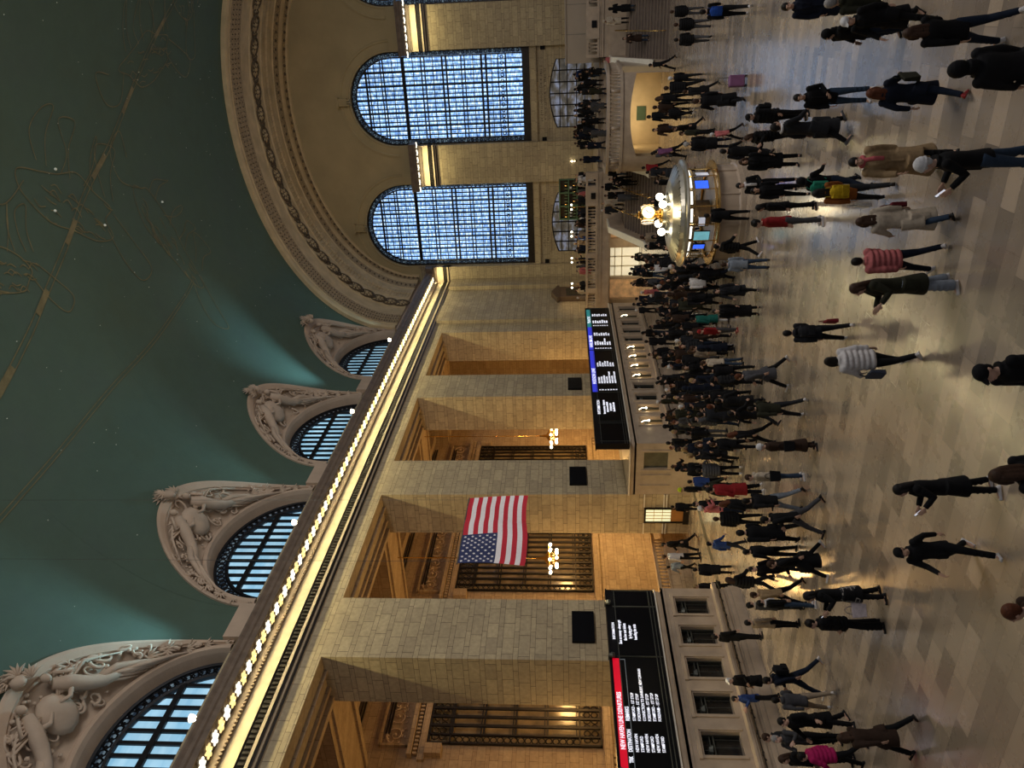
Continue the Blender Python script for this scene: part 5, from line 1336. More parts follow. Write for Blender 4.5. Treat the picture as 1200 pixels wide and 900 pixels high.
def person(x, y, z, h, yaw, pose, top, tc, lc, hair='short', hc='k', sk=0, shoe=BLK2, wide=0, label='person', group=None):
    b = bpy.data.objects.new('person', gm(('b', pose), lambda: body_mesh(pose))); COL.objects.link(b)
    b.location = (x, y, z); b.rotation_euler = (0, 0, yaw); s_ = h/1.745; b.scale = (s_, s_, s_); b.color = (*SKINS[sk % 5], 1)
    tag(b, label, 'person', group)
    def ch(name, me, col):
        o = bpy.data.objects.new(name, me); COL.objects.link(o); o.parent = b; o.color = (*col, 1); return o
    ch({'jacket': 'jacket', 'hoodie': 'hooded_jacket', 'puffer': 'puffer_jacket', 'coat': 'coat', 'long': 'long_coat', 'trench': 'trench_coat'}[top], gm(('t', pose, top), lambda: top_mesh(pose, top)), tc)
    ch('trousers', gm(('p', pose, wide), lambda: trouser_mesh(pose, wide)), lc)
    for kk in 'LR': ch('shoe', gm(('s', pose, kk), lambda: shoe_mesh(pose, kk)), shoe)
    hk = {'short': 'hair', 'curly': 'hair', 'long': 'hair', 'bun': 'hair', 'cap': 'cap', 'beanie': 'beanie', 'hood': 'hood'}[hair]
    ch(hk, gm(('h', hair, pose), lambda: hair_mesh(hair, pose)), HAIRC[hc] if isinstance(hc, str) else hc)
    return b
# bags and other carried things (each a thing of its own)
def backpack(p, col, label, h=1.0):
    b = p; s_ = b.scale[0]; e = empty('backpack', (0, 0, 0), label, 'backpack')
    e.location = b.location; e.rotation_euler = b.rotation_euler; e.scale = b.scale
    def mk(mb, name, c, vox=.012):
        me = remesh(mb, name, vox, ['fabric'], 3); o = bpy.data.objects.new(name, me); COL.objects.link(o); o.parent = e; o.color = (*c, 1)
    mb = MB(); mb.ball((-.245, 0, 1.22), .17, 14, sc=(.62, .95, 1.35)); mb.box(-.30, -.17, -.15, .15, 1.02, 1.38); mk(mb, 'pack_body', col)
    mb = MB(); mb.box(-.36, -.28, -.12, .12, 1.04, 1.20); mk(mb, 'front_pocket', tuple(v*.8 for v in col))
    mb = MB()
    for y in (-.10, .10): mb.tube([(-.17, y, 1.38), (-.05, y, 1.475), (.08, y, 1.44), (.165, y*1.1, 1.30), (.14, y*1.3, 1.12), (-.10, y*1.5, 1.04)], .016, 6)
    mk(mb, 'shoulder_straps', tuple(v*.5 for v in col), .010)
    return e
def handbag(p, col, label, side=-1, z=.62, kind='tote', fx=.05):
    e = empty('handbag' if kind != 'paper' else 'paper_bag', (0, 0, 0), label, 'bag'); e.location = p.location; e.rotation_euler = p.rotation_euler; e.scale = p.scale
    mb = MB(); y = side*.30
    vs = [(fx-.14, y-.05, z-.16), (fx+.14, y-.05, z-.16), (fx+.14, y+.05, z-.16), (fx-.14, y+.05, z-.16), (fx-.17, y-.03, z+.15), (fx+.17, y-.03, z+.15), (fx+.17, y+.03, z+.15), (fx-.17, y+.03, z+.15)]
    mb.add(vs, [(0, 3, 2, 1), (4, 5, 6, 7), (0, 1, 5, 4), (1, 2, 6, 5), (2, 3, 7, 6), (3, 0, 4, 7)])
    me = remesh(mb, 'bag_body', .012, ['fabric'], 2); o = bpy.data.objects.new('bag_body', me); COL.objects.link(o); o.parent = e; o.color = (*col, 1)
    mb = MB(); mb.tube([(fx-.09, y, z+.14), (fx-.06, y, z+.26), (fx, y, z+.31), (fx+.06, y, z+.26), (fx+.09, y, z+.14)], .010, 6)
    me = bpy.data.meshes.new('bag_handle'); me.from_pydata([tuple(v) for v in mb.v], [], mb.f); me.materials.append(M['fabric']); o = bpy.data.objects.new('bag_handle', me); COL.objects.link(o); o.parent = e; o.color = (*[v*.6 for v in col], 1)
    return e
PEOPLE = [
(18.65,0.15,1.70,3.15,'stand','coat',NVY,BLK,'short','k',0,BLK2,0,'man in navy coat with white collar and face mask at the frame edge'),
(15.65,0.07,1.70,0.53,'walk','hoodie',OLV,BLK,'short','g',1,BLK2,0,'grey-haired person in camouflage-green jacket at the frame edge'),
(15.06,0.37,1.59,2.64,'walk','coat',BLK,BLK,'cap','w',0,BLK2,0,'person in white cap and black coat walking beside the hooded figure'),
(16.15,0.63,1.50,2.13,'pocket','hoodie',BLK,DJEAN,'hood',BLK,1,BLK2,0,'hooded person in black jacket and dark jeans standing on the blue-lit floor'),
(12.32,0.50,1.53,0.39,'walk','jacket',BLK,DJEAN,'long','b',1,WHT,0,'brown-haired person in black jacket and jeans seen from behind, nearest the frame corner'),
(10.27,0.85,1.72,0.52,'stand','long',BLK2,BLK,'hood',BLK,1,BLK2,0,'large figure in wide black hooded coat cut off by the frame'),
(13.57,1.48,1.50,-0.24,'stride','coat',NVY,DJEAN,'long','r',1,RED,0,'woman with auburn long hair in dark navy coat and red shoes'),
(17.34,1.89,1.58,3.11,'idle','jacket',BLK,JEAN,'short','k',1,WHT,0,'man in black jacket and blue jeans with white shoes facing the camera'),
(21.50,2.76,1.61,2.40,'stand','puffer',BLK,BLK,'cap',BLK2,1,BLK2,0,'person in black cap and puffer jacket beside the woman with white scarf'),
(18.24,2.66,1.77,-0.90,'walk','long',DGR,BLK,'short','k',0,GRY,0,'person in charcoal long coat with white scarf walking right'),
(21.81,3.34,1.50,2.26,'phone','puffer',BLK,BLK,'long','b',0,BLK2,0,'woman in black puffer holding a white cup behind the charcoal coat'),
(21.71,3.99,1.63,3.15,'stand','coat',BLK,BLK,'long','b',1,BLK2,0,'long-haired woman in black between the booth and the green bag'),
(21.73,4.65,1.64,3.17,'idle','jacket',BLK2,BLK,'short','k',1,BLK2,0,'man in black with white scarf standing right of the information booth'),
(20.54,4.55,1.52,3.53,'stand','jacket',BLK,BLK,'short','k',0,BLK2,0,'man with glasses in black jacket left of the yellow backpack'),
(16.76,3.57,1.50,-0.31,'stride','jacket',BLK,DJEAN,'hood',BLK,1,BLK2,0,'person in dark jacket carrying a big green bag'),
(15.52,3.52,1.50,0.31,'walk','jacket',ORG,DGR,'long','k',1,BLK2,0,'person in rust-orange jacket wearing a yellow backpack'),
(13.40,2.53,1.68,3.33,'walk','trench',TAN,BLK,'short','k',0,BLK2,0,'woman in open tan trench coat and pink scarf'),
(10.72,2.03,1.70,1.58,'phone','jacket',BLK,JEAN,'beanie','w',0,WHT,0,'person in white woolly hat, black jacket and blue jeans looking at a phone'),
(13.04,3.45,1.50,0.61,'walk2','long',CRM,JEAN,'long','b',1,BLK2,0,'woman in long cream coat with long dark hair seen from behind'),
(12.34,4.37,1.68,2.08,'phone','coat',OLV,LJEAN,'long','b',0,WHT,1,'woman in olive jacket and pale wide jeans eating beside a friend in pink'),
(12.96,4.13,1.50,0.66,'walk','puffer',PNK,NVY,'short','k',0,WHT,0,'person in salmon-pink puffer vest walking beside the woman in olive'),
(16.20,6.84,1.52,0.57,'walk','hoodie',DGR,BLK,'short','k',1,WHT,0,'man in dark grey hooded jacket with a red plaid bag'),
(13.10,6.10,1.64,0.87,'walk2','puffer',WHT,BLK,'bun','k',1,WHT,0,'person in white puffer jacket and cropped black trousers'),
(8.11,3.92,1.80,2.63,'stand','jacket',BLK,BLK,'cap',BLK,0,BLK2,0,'man in black cap and black jacket cut off by the frame edge'),
(9.86,6.74,1.50,2.08,'phone','coat',BLK,BLK,'long','k',0,WHT,0,'woman in black coat and white sneakers looking at her phone'),
(9.65,7.78,1.50,3.30,'stride','jacket',BLK2,BLK,'cap',BLK,1,WHT,0,'man in black cap striding with open arms and white-red sneakers'),
(7.49,4.95,1.66,1.11,'stand','jacket',BLK,BLK,'long','b',0,BLK2,0,'brown-haired person mostly cut off by the frame by the feet of another'),
(6.66,6.19,1.66,1.80,'stand','jacket',BRN,BLK,'short','r',0,BLK2,0,'reddish-brown head of a person at the bottom of the frame'),
(12.29,11.07,1.61,2.31,'phone','coat',BLK,BLK,'long','k',1,BLK2,0,'woman in black with plaid skirt facing the curly-haired man'),
(12.14,11.72,1.53,2.42,'idle','puffer',BLK,BLK,'curly','k',0,BLK2,1,'curly-haired man in wide black jacket and black wide trousers'),
(16.18,14.56,1.53,1.77,'walk','jacket',TAN,BLK,'short','b',1,BLK2,0,'person in tan sweater walking behind the curly-haired man'),
(15.54,14.37,1.50,-0.65,'stand','jacket',BLK,JEAN,'short','k',1,WHT,0,'person in black jacket, white scarf and blue jeans near the booth corner'),
(16.36,15.20,1.50,-0.47,'stand','jacket',GRY,BLK,'curly','k',1,BLK2,0,'dark-haired person with pale scarf in the huddle at the booth corner'),
(16.37,15.86,1.50,-0.28,'stand','jacket',BGE,BLK,'short','k',1,BLK2,0,'person in beige jacket in the huddle at the booth corner'),
(14.15,15.53,1.61,1.88,'stride','jacket',NVY,DJEAN,'short','k',0,WHT,0,'man with black backpack and blue jeans striding past the booth'),
(13.47,15.54,1.54,1.03,'stride','hoodie',GRY,BGE,'short','k',2,WHT,0,'man in grey hooded jacket and pale trousers in front of the booth'),
(17.36,19.20,1.56,2.96,'idle','coat',BLK,BLK,'cap','w',0,BLK2,0,'person in pale cap and black coat leaning by the booth counter'),
(16.70,19.20,1.50,2.63,'phone','jacket',BLU,BLK,'short','k',0,BLK2,0,'person in blue, white and red jacket at the booth'),
(12.37,14.92,1.68,2.97,'point','coat',BLK,BLK,'short','k',0,BLK2,0,'man in black coat with one arm stretched out'),
(10.03,12.50,1.50,1.51,'stride','coat',BRN,BLK,'long','b',1,BLK2,0,'woman in dark brown coat striding at the lower left of the hall'),
(11.49,14.95,1.50,1.96,'walk2','puffer',FUC,BLK,'short','k',0,BLK2,0,'person in fuchsia puffer vest at the frame edge'),
(13.24,16.56,1.68,2.64,'stand','jacket',DGR,BLK,'short','b',0,BLK2,0,'person in dark grey behind the man with the outstretched arm'),
(12.00,15.74,1.68,3.01,'stand','jacket',BLK2,BLK,'long','b',0,BLK2,0,'person in black beside the fuchsia vest'),
(12.64,15.87,1.66,3.34,'phone','jacket',GRY,BLK,'short','g',4,BLK2,0,'pale-faced person in the group by the fuchsia vest'),
(19.20,19.20,1.67,-0.23,'idle','jacket',BLK,BLK,'short','k',0,BLK2,0,'man in black leaning on the booth counter'),
(21.19,14.57,1.86,1.65,'stand','coat',RED,BLK,'short','k',1,WHT,0,'person in long red coat in the crowd by the open niche'),
(17.80,11.81,1.57,2.33,'stand','hoodie',CRM,JEAN,'short','b',0,WHT,0,'person in cream jacket with black bag and jeans'),
(17.24,10.48,1.50,2.20,'stand','long',BRN,BRN,'beanie','w',0,BLK2,0,'person in white hat and brown fur coat standing alone'),
(18.32,9.95,1.57,0.85,'walk','jacket',OLV,DGR,'short','k',1,WHT,0,'person in grey-green jacket walking away'),
(20.59,11.41,1.58,-0.36,'stride','jacket',BLK,BLK,'short','k',1,BLK2,0,'person in black leaning forward beside the grey-green jacket'),
(23.62,13.06,1.86,0.85,'stand','coat',DGR,BLK,'short','k',1,BLK2,0,'person in dark slate coat near the second niche pier'),
(20.56,12.07,1.50,1.58,'walk','jacket',BLK,BLK,'long','r',1,BLK2,0,'person with purplish hair in black jacket'),
(24.13,15.75,1.64,0.66,'stand','puffer',GRY,BLK,'short','k',1,WHT,0,'person in pale grey puffer seen from behind'),
(27.55,18.93,1.66,2.35,'stand','jacket',BLK,BLK,'beanie','y',1,BLK2,0,'person in fluorescent yellow hat by the niche'),
(34.48,19.20,1.61,3.21,'stand','jacket',NVY,NVY,'short','k',0,BLK2,0,'person in dark uniform standing against the pier of the open niche'),
(30.18,21.78,1.50,1.15,'stand','jacket',BLK,BLK,'short','k',1,BLK2,0,'person in black alone on the yellow-lit floor in front of the lit door'),
(25.98,17.48,1.58,1.29,'stand','jacket',BLU,BLK,'short','k',1,BLK2,0,'person in blue jacket near the fluorescent hat'),
(17.40,12.33,1.68,1.14,'walk','jacket',BLK2,LJEAN,'short','k',1,BLK2,0,'person in black jacket and light jeans in mid-step'),
(20.05,14.34,1.65,1.67,'stand','coat',BLK,BLK,'long','r',1,BLK2,0,'person in black coat behind the light jeans'),
(20.87,15.55,1.60,0.81,'stand','puffer',BLK,BLK,'short','b',1,BLK2,0,'person in rounded black jacket on the yellow-lit floor'),
(15.82,11.73,1.68,1.69,'stride','jacket',BLK,GRY,'short','k',0,BLK2,0,'man in black jacket and grey trousers with a long stride'),
(21.93,17.50,1.51,-0.20,'walk','jacket',BLU,DGR,'cap',BLK,1,BLK2,0,'person in royal blue jacket and black cap on the yellow-lit floor'),
(17.15,13.24,1.81,0.92,'walk','coat',BLK,BLK,'short','k',1,BLK2,0,'person in long black coat behind the royal blue jacket'),
(17.30,14.02,1.52,1.55,'stand','jacket',BLK2,BLK,'short','k',1,BLK2,0,'person in speckled black jacket in front of the open niche'),
(15.25,12.67,1.55,2.09,'stride','long',BLK,BLK,'short','b',0,WHT,0,'person in wide long black coat with white shoes, walking left'),
(16.65,14.09,1.52,3.33,'walk','jacket',BLK,BLK,'short','k',0,BLK2,0,'man in black facing the camera near the end of the booth'),
(23.89,20.29,1.51,1.06,'stand','coat',BLK,BLK,'short','k',1,BLK2,0,'person in black by the rounded booth end, on the bright floor'),
(23.64,20.90,1.50,2.29,'stand','coat',BLK2,BLK,'short','l',0,BLK2,0,'blond person in black at the booth end'),
(18.49,16.18,1.61,-0.33,'walk','puffer',BLK,BLK,'long','b',1,BLK2,0,'person in black puffer next to the booth end'),
(30.24,24.04,1.86,2.24,'walk','coat',BLK,BLK,'short','k',1,BLK2,0,'tall dark figure at the balusters inside the niche'),
(29.61,24.33,1.86,1.74,'stand','jacket',WHT,BLK,'short','b',0,BLK2,0,'person in pale patterned top inside the niche'),
(30.37,25.62,1.50,1.40,'walk2','jacket',LJEAN,BLK,'short','k',0,BLK2,0,'person in light denim jacket inside the niche'),
(31.46,11.84,1.86,0.71,'stride','coat',OLV,OLV,'short','b',1,BLK2,0,'person in dark green coat striding in front of the far ticket windows'),
(32.52,12.90,1.86,1.42,'stand','jacket',BRN,BLK,'short','k',1,BLK2,0,'person in brown jacket beside the dark green coat'),
(24.11,9.35,1.53,3.37,'stand','long',BLK,BLK,'short','k',0,BLK2,0,'broad man in long black coat facing the camera'),
(24.49,8.76,1.51,3.14,'walk','coat',DGR,BLK,'short','k',0,GRY,0,'person in grey checked coat next to the broad man'),
(23.52,7.53,1.50,0.40,'stand','jacket',LJEAN,JEAN,'short','b',0,BLK2,0,'person in blue denim from head to toe in front of the information booth'),
(24.65,7.30,1.56,-0.76,'walk','puffer',BLK,BLK,'short','k',1,WHT,0,'person in black leaning toward the left side of the information booth'),
(27.74,9.22,1.63,1.37,'walk2','coat',BLK,NVY,'short','k',1,BLK2,0,'person in black coat left of the information booth'),
(29.80,10.30,1.63,0.68,'walk','jacket',WHT,BLK,'short','k',1,BLK2,0,'person in white top with a black bag left of the information booth'),
(28.32,11.29,1.50,1.43,'stand','coat',TEAL,WHT,'short','k',1,BLK2,0,'person in dark green top and white skirt'),
(26.75,11.15,1.47,2.49,'stand','jacket',RED,GRY,'beanie',RED,0,RED,0,'child in red jacket and red hat'),
(27.95,12.54,1.59,0.95,'stand','coat',BGE,BLK,'long','b',0,BLK2,0,'woman in beige fur jacket and black skirt'),
(25.40,11.85,1.54,1.48,'stand','hoodie',CRM,JEAN,'short','b',0,BLK2,0,'person in cream hooded jacket and jeans in the middle of the floor'),
(23.81,11.44,1.63,0.71,'stand','jacket',BLK,BLK,'short','k',1,BLK2,0,'person in black between the cream hood and the grey jacket'),
(20.03,9.74,1.63,1.50,'stride','coat',GRY,BLK,'short','r',0,WHT,0,'person in open grey jacket striding with white shoes'),
(28.03,14.39,1.50,1.52,'stand','long',BLK,BLK,'hood',BLK,1,BLK2,0,'hooded person in black cloak-like coat'),
(39.00,0.30,1.50,0.01,'stand','puffer',BLK,GRY,'short','b',1,BLK2,0,'person in black jacket and grey trousers, first of the row of three'),
(36.79,0.80,1.59,0.11,'stand','puffer',BLK,GRY,'short','b',1,BLK2,0,'person in black jacket and grey trousers, middle of the row of three'),
(36.54,1.40,1.59,-0.05,'walk','puffer',BLK,GRY,'short','k',1,BLK2,0,'person in black jacket with a cane, last of the row of three'),
(29.26,0.27,1.74,0.01,'walk','jacket',BLK,BLK,'short','k',1,WHT,0,'person with bright blue backpack at the frame edge'),
(46.79,3.00,1.59,1.11,'walk','jacket',BLK,BLK,'short','k',1,BLK2,0,'person in black stepping off the right-hand stairs'),
(38.06,3.08,1.54,0.26,'stand','jacket',BLK,DGR,'beanie','w',1,BLK2,0,'person with white headscarf right of the arched opening'),
(37.22,3.41,1.86,0.44,'walk','puffer',BLK,BLK,'short','b',1,BLK2,0,'person in black puffer in front of the arched opening'),
(40.39,4.20,1.86,0.63,'stand','jacket',BLK,BLK,'long','b',1,BLK2,0,'brown-haired person in black in front of the green notice'),
(41.30,4.70,1.86,0.46,'stand','jacket',BRN,BLK,'short','b',1,BLK2,0,'person in brown jacket in front of the green notice'),
(33.76,3.25,1.50,0.79,'walk','coat',BLK,BLK,'short','b',1,BLK2,0,'person in black coat walking ahead of the suitcase'),
(29.08,3.15,1.82,0.37,'walk2','long',BLK,BLK,'short','b',1,BLK2,0,'person in long black coat pulling a purple suitcase'),
(44.07,5.49,1.86,0.82,'stand','jacket',BLK,BLK,'short','k',1,BLK2,0,'person in black at the left edge of the arched opening'),
(39.59,4.83,1.50,0.64,'walk2','puffer',BLK,BLK,'short','k',1,WHT,0,'person in black puffer and white shoes left of the group at the opening'),
(36.30,5.04,1.54,1.71,'walk','coat',BLK,BLK,'short','b',1,BLK2,0,'person in black coat walking left before the passage'),
(34.00,4.95,1.52,1.54,'stand','jacket',OLV,BLK,'short','b',1,BLK2,0,'person in olive jacket right of the information booth'),
(30.75,4.91,1.77,0.33,'stand','coat',BLK,NVY,'beanie','g',1,BLK2,0,'person in pale hat and black coat right of the information booth'),
(28.60,4.23,1.21,1.19,'walk','jacket',PNK,BLK,'short','w',0,BLK2,0,'child in pale pink jacket near the information booth'),
(41.00,6.86,1.81,1.21,'walk','jacket',PUR,BLK,'short','k',1,BLK2,0,'person in mauve jacket behind the information booth'),
(47.09,8.80,1.75,0.88,'walk','jacket',RED,BLK,'short','k',1,BLK2,0,'person in dark red jacket at the foot of the left stairs'),
(26.65,6.72,1.56,0.33,'idle','jacket',BLK,BLK,'short','k',1,BLK2,0,'customer in black leaning on the counter of the information booth'),
(19.89,4.81,1.50,1.98,'stand','jacket',BLK,BLK,'long','k',0,BLK2,0,'long-haired person in black behind the red and white jacket'),
(19.22,5.04,1.72,2.00,'stand','jacket',RED,GRY,'curly','k',0,WHT,0,'curly-haired person in red and white jacket and pale trousers'),
(24.58,4.20,1.60,-0.18,'walk','jacket',BLK2,BLK,'short','k',1,BLK2,0,'person in black just right of the information booth base'),
(23.88,12.46,1.66,1.01,'stand','coat',BLK,BLK,'short','k',1,BLK2,0,'person in black coat at the bright patch of floor'),
(21.82,11.59,1.68,-0.04,'walk','coat',BLK2,BLK,'short','k',1,BLK2,0,'person in black stooping beside the slate coat'),
(22.38,13.53,1.60,1.24,'stand','jacket',BLK,BLK,'short','b',1,BLK2,0,'person in black left of the brown fur coat'),
(24.40,15.14,1.77,0.91,'walk','jacket',BLK2,DGR,'short','k',1,BLK2,0,'person in black jacket with a pale bag by the booth end wall')]
CROWD = [
(34.95,9.53,0.00,1.66,1.40,'pocket','jacket',BRN,NVY,'beanie','l',0,0,1),
(52.62,16.12,0.00,1.71,0.17,'pocket','hoodie',OLV,NVY,'short','r',4,0,1),
(41.61,17.98,0.00,1.77,1.00,'idle','coat',BLK,BLK,'short','k',3,0,1),
(33.89,14.24,0.00,1.76,3.37,'pocket','coat',BLK2,BLK,'cap','b',4,0,1),
(46.56,13.03,0.00,1.75,4.85,'stand','hoodie',BLK,GRY,'long','r',2,0,1),
(46.83,15.54,0.00,1.75,4.41,'phone','puffer',BLK,JEAN,'beanie','b',1,0,1),
(38.23,12.10,0.00,1.80,4.32,'stand','puffer',BLK2,GRY,'cap','k',2,0,1),
(40.25,11.25,0.00,1.80,3.56,'walk2','hoodie',BLK,NVY,'hood','r',1,0,1),
(43.68,13.63,0.00,1.72,1.65,'walk','puffer',DGR,DJEAN,'short','r',0,0,1),
(31.04,13.38,0.00,1.63,1.00,'walk2','hoodie',DGR,BLK,'beanie','r',4,0,1),
(43.29,16.00,0.00,1.81,4.27,'walk','long',DGR,GRY,'long','k',2,0,1),
(38.45,13.49,0.00,1.81,5.50,'idle','coat',NVY,GRY,'short','b',4,0,1),
(35.27,10.43,0.00,1.77,3.39,'pocket','coat',NVY,BLK,'curly','k',0,0,1),
(30.98,10.04,0.00,1.61,5.51,'walk2','jacket',BLK,NVY,'cap','k',1,0,1),
(32.52,14.58,0.00,1.64,3.31,'phone','long',BLK,JEAN,'short','b',3,0,1),
(48.76,15.00,0.00,1.67,3.69,'stand','long',BLK,BLK,'hood','k',1,0,1),
(41.04,14.86,0.00,1.66,3.05,'walk2','puffer',DGR,JEAN,'cap','r',3,0,1),
(37.00,14.96,0.00,1.75,6.18,'walk','jacket',BLK2,NVY,'short','b',1,0,1),
(36.83,10.80,0.00,1.64,2.91,'pocket','jacket',BLK,DJEAN,'short','k',0,0,1),
(46.33,16.52,0.00,1.65,2.52,'walk2','coat',PNK,BLK,'cap','r',2,0,2),
(37.48,16.88,0.00,1.82,3.49,'walk','puffer',BLK,BLK,'short','k',2,0,1),
(50.32,18.88,0.00,1.71,5.36,'idle','jacket',NVY,BLK,'beanie','k',1,0,1),
(35.11,13.17,0.00,1.61,0.51,'walk','coat',DGR,JEAN,'short','b',1,0,1),
(43.97,12.79,0.00,1.74,2.87,'walk2','coat',BLK,BLK,'beanie','k',0,0,1),
(35.95,12.98,0.00,1.63,2.19,'walk','puffer',BGE,BLK2,'curly','b',4,0,2),
(27.79,11.69,0.00,1.72,4.19,'idle','coat',BRN,BLK,'short','k',4,0,1),
(47.30,15.05,0.00,1.65,2.15,'walk2','coat',BLK,JEAN,'cap','k',0,0,1),
(51.63,16.91,0.00,1.63,6.15,'phone','hoodie',NVY,JEAN,'beanie','k',0,0,1),
(29.41,10.86,0.00,1.78,3.66,'walk','coat',BLK,BLK,'cap','k',2,0,1),
(45.46,14.20,0.00,1.62,4.90,'phone','puffer',BLK2,JEAN,'short','k',1,0,1),
(32.50,10.68,0.00,1.80,5.04,'idle','long',BLK,BLK2,'short','l',0,0,1),
(30.90,10.90,0.00,1.67,4.99,'idle','hoodie',BLK,NVY,'long','b',0,0,1),
(34.08,11.62,0.00,1.82,3.37,'idle','coat',BLK,BLK2,'long','k',0,0,1),
(35.09,11.61,0.00,1.77,2.74,'pocket','puffer',BLK,DJEAN,'long','k',3,0,1),
(35.43,14.26,0.00,1.76,4.21,'walk','coat',BLK,NVY,'long','k',2,0,1),
(36.24,14.21,0.00,1.67,4.38,'phone','hoodie',BLK,DJEAN,'hood','k',4,0,1),
(35.52,12.15,0.00,1.78,1.91,'phone','coat',DGR,JEAN,'curly','r',3,0,1),
(33.19,12.02,0.00,1.77,6.03,'walk','coat',BRN,BLK,'hood','b',0,0,1),
(30.27,12.38,0.00,1.75,1.41,'idle','hoodie',BLK,BLK,'beanie','k',3,0,1),
(38.51,14.81,0.00,1.64,4.37,'phone','long',BLK,BLK,'short','k',3,0,1),
(43.64,18.28,0.00,1.75,2.92,'idle','hoodie',BLK,DJEAN,'hood','b',3,0,1),
(35.90,15.24,0.00,1.72,5.63,'walk','puffer',NVY,DJEAN,'cap','b',4,0,1),
(37.68,15.12,0.00,1.65,2.11,'idle','puffer',BLK,BLK,'curly','k',1,0,1),
(50.54,17.26,0.00,1.72,2.61,'pocket','long',BLK2,DJEAN,'short','l',3,0,1),
(53.32,17.64,0.00,1.77,5.36,'phone','long',BLK2,JEAN,'beanie','b',3,0,1),
(44.64,15.49,0.00,1.61,2.11,'idle','hoodie',BLK2,NVY,'short','k',3,0,1),
(34.46,13.49,0.00,1.62,2.69,'walk','hoodie',BLK,BLK,'long','b',3,0,1),
(40.49,16.62,0.00,1.68,4.72,'stand','hoodie',BLK,GRY,'short','k',2,0,1),
(45.47,12.72,0.00,1.81,0.25,'stand','coat',BGE,BLK,'short','b',1,0,2),
(38.33,11.05,0.00,1.81,2.92,'pocket','coat',BLK2,BLK,'hood','k',1,0,1),
(52.52,16.99,0.00,1.75,6.02,'stand','coat',GRY,BLK,'hood','b',0,0,1),
(33.26,10.74,0.00,1.75,5.06,'stand','coat',DGR,GRY,'beanie','l',2,0,1),
(52.79,18.15,0.00,1.71,2.72,'idle','hoodie',NVY,NVY,'short','b',4,0,1),
(37.33,12.97,0.00,1.76,1.69,'walk2','puffer',BLK,BLK2,'cap','r',4,0,1),
(46.54,14.22,0.00,1.78,2.14,'pocket','jacket',GRY,BLK2,'beanie','b',0,0,1),
(44.00,15.03,0.00,1.72,1.51,'walk2','jacket',GRY,DJEAN,'short','b',1,0,1),
(39.73,12.38,0.00,1.75,2.32,'phone','coat',BLK2,DJEAN,'long','b',3,0,1),
(47.93,17.54,0.00,1.77,1.16,'phone','coat',NVY,BLK2,'cap','b',0,0,1),
(40.74,13.13,0.00,1.76,0.79,'walk','long',WHT,JEAN,'short','r',0,0,2),
(49.47,19.00,0.00,1.61,0.94,'idle','jacket',BLK2,BLK,'beanie','l',4,0,1),
(31.73,10.71,0.00,1.80,1.87,'pocket','coat',BLK2,BLK2,'short','k',1,0,1),
(34.69,10.96,0.00,1.62,1.51,'walk2','hoodie',BLK,BLK,'hood','r',2,0,1),
(50.76,15.69,0.00,1.66,4.97,'stand','coat',BLK,DJEAN,'short','k',2,0,1),
(31.54,8.87,0.00,1.64,1.93,'walk2','jacket',DGR,BLK2,'curly','b',3,0,1),
(51.53,17.83,0.00,1.67,1.57,'pocket','coat',BRN,GRY,'short','b',4,0,1),
(40.04,18.13,0.00,1.69,3.23,'pocket','hoodie',BRN,GRY,'curly','k',1,0,1),
(29.79,16.85,0.00,1.71,2.78,'idle','coat',GRY,JEAN,'curly','r',0,1,2),
(26.74,15.66,0.00,1.67,0.09,'stand','hoodie',BLK,GRY,'short','k',3,1,1),
(26.38,13.02,0.00,1.76,2.61,'walk2','coat',NVY,BLK,'short','l',1,1,1),
(26.06,14.08,0.00,1.79,5.43,'pocket','coat',BLK2,BLK2,'cap','k',2,1,1),
(27.17,16.71,0.00,1.73,4.14,'walk2','coat',NVY,JEAN,'long','l',3,1,1),
(25.26,15.73,0.00,1.82,1.50,'walk','long',BLK2,BLK,'curly','l',3,1,1),
(29.34,13.61,0.00,1.81,0.79,'stand','hoodie',BLK2,GRY,'short','r',0,1,1),
(29.58,19.11,0.00,1.67,4.35,'phone','coat',BLK2,GRY,'curly','b',3,1,1),
(33.16,16.94,0.00,1.63,3.34,'idle','jacket',BLK,BLK,'beanie','l',4,1,1),
(28.30,15.22,0.00,1.73,1.46,'phone','jacket',NVY,BLK2,'cap','r',2,1,1),
(31.31,15.80,0.00,1.73,4.01,'walk','puffer',BLK,DJEAN,'curly','r',0,1,1),
(33.48,18.55,0.00,1.73,6.23,'walk','jacket',BRN,DJEAN,'beanie','k',4,1,1),
(34.66,16.34,0.00,1.66,4.75,'idle','long',BRN,GRY,'short','k',2,1,1),
(31.95,15.14,0.00,1.77,5.50,'idle','coat',NVY,BLK2,'cap','r',2,1,1),
(27.39,13.94,0.00,1.77,0.09,'phone','long',NVY,BLK2,'hood','b',4,1,1),
(31.40,17.87,0.00,1.68,4.24,'walk','coat',DGR,JEAN,'short','k',3,1,1),
(31.24,14.13,0.00,1.80,0.85,'phone','coat',BRN,NVY,'curly','k',3,1,1),
(27.88,17.12,0.00,1.74,5.90,'idle','hoodie',GRY,BLK2,'curly','b',2,1,1),
(28.72,18.61,0.00,1.68,2.50,'walk2','jacket',BLK,GRY,'hood','b',4,1,1),
(27.87,13.24,0.00,1.78,3.48,'idle','coat',BLK,BLK2,'short','b',1,1,1),
(31.34,18.91,0.00,1.73,0.10,'walk2','coat',BLK,NVY,'short','k',3,1,1),
(29.33,15.48,0.00,1.65,3.86,'walk','hoodie',BRN,JEAN,'hood','k',0,1,1),
(35.89,16.44,0.00,1.74,3.68,'pocket','coat',BLK2,JEAN,'curly','l',0,1,1),
(30.56,18.72,0.00,1.69,4.58,'walk','coat',BLK2,NVY,'short','r',0,1,1),
(26.99,11.97,0.00,1.66,1.96,'idle','long',NVY,BLK,'curly','b',0,1,1),
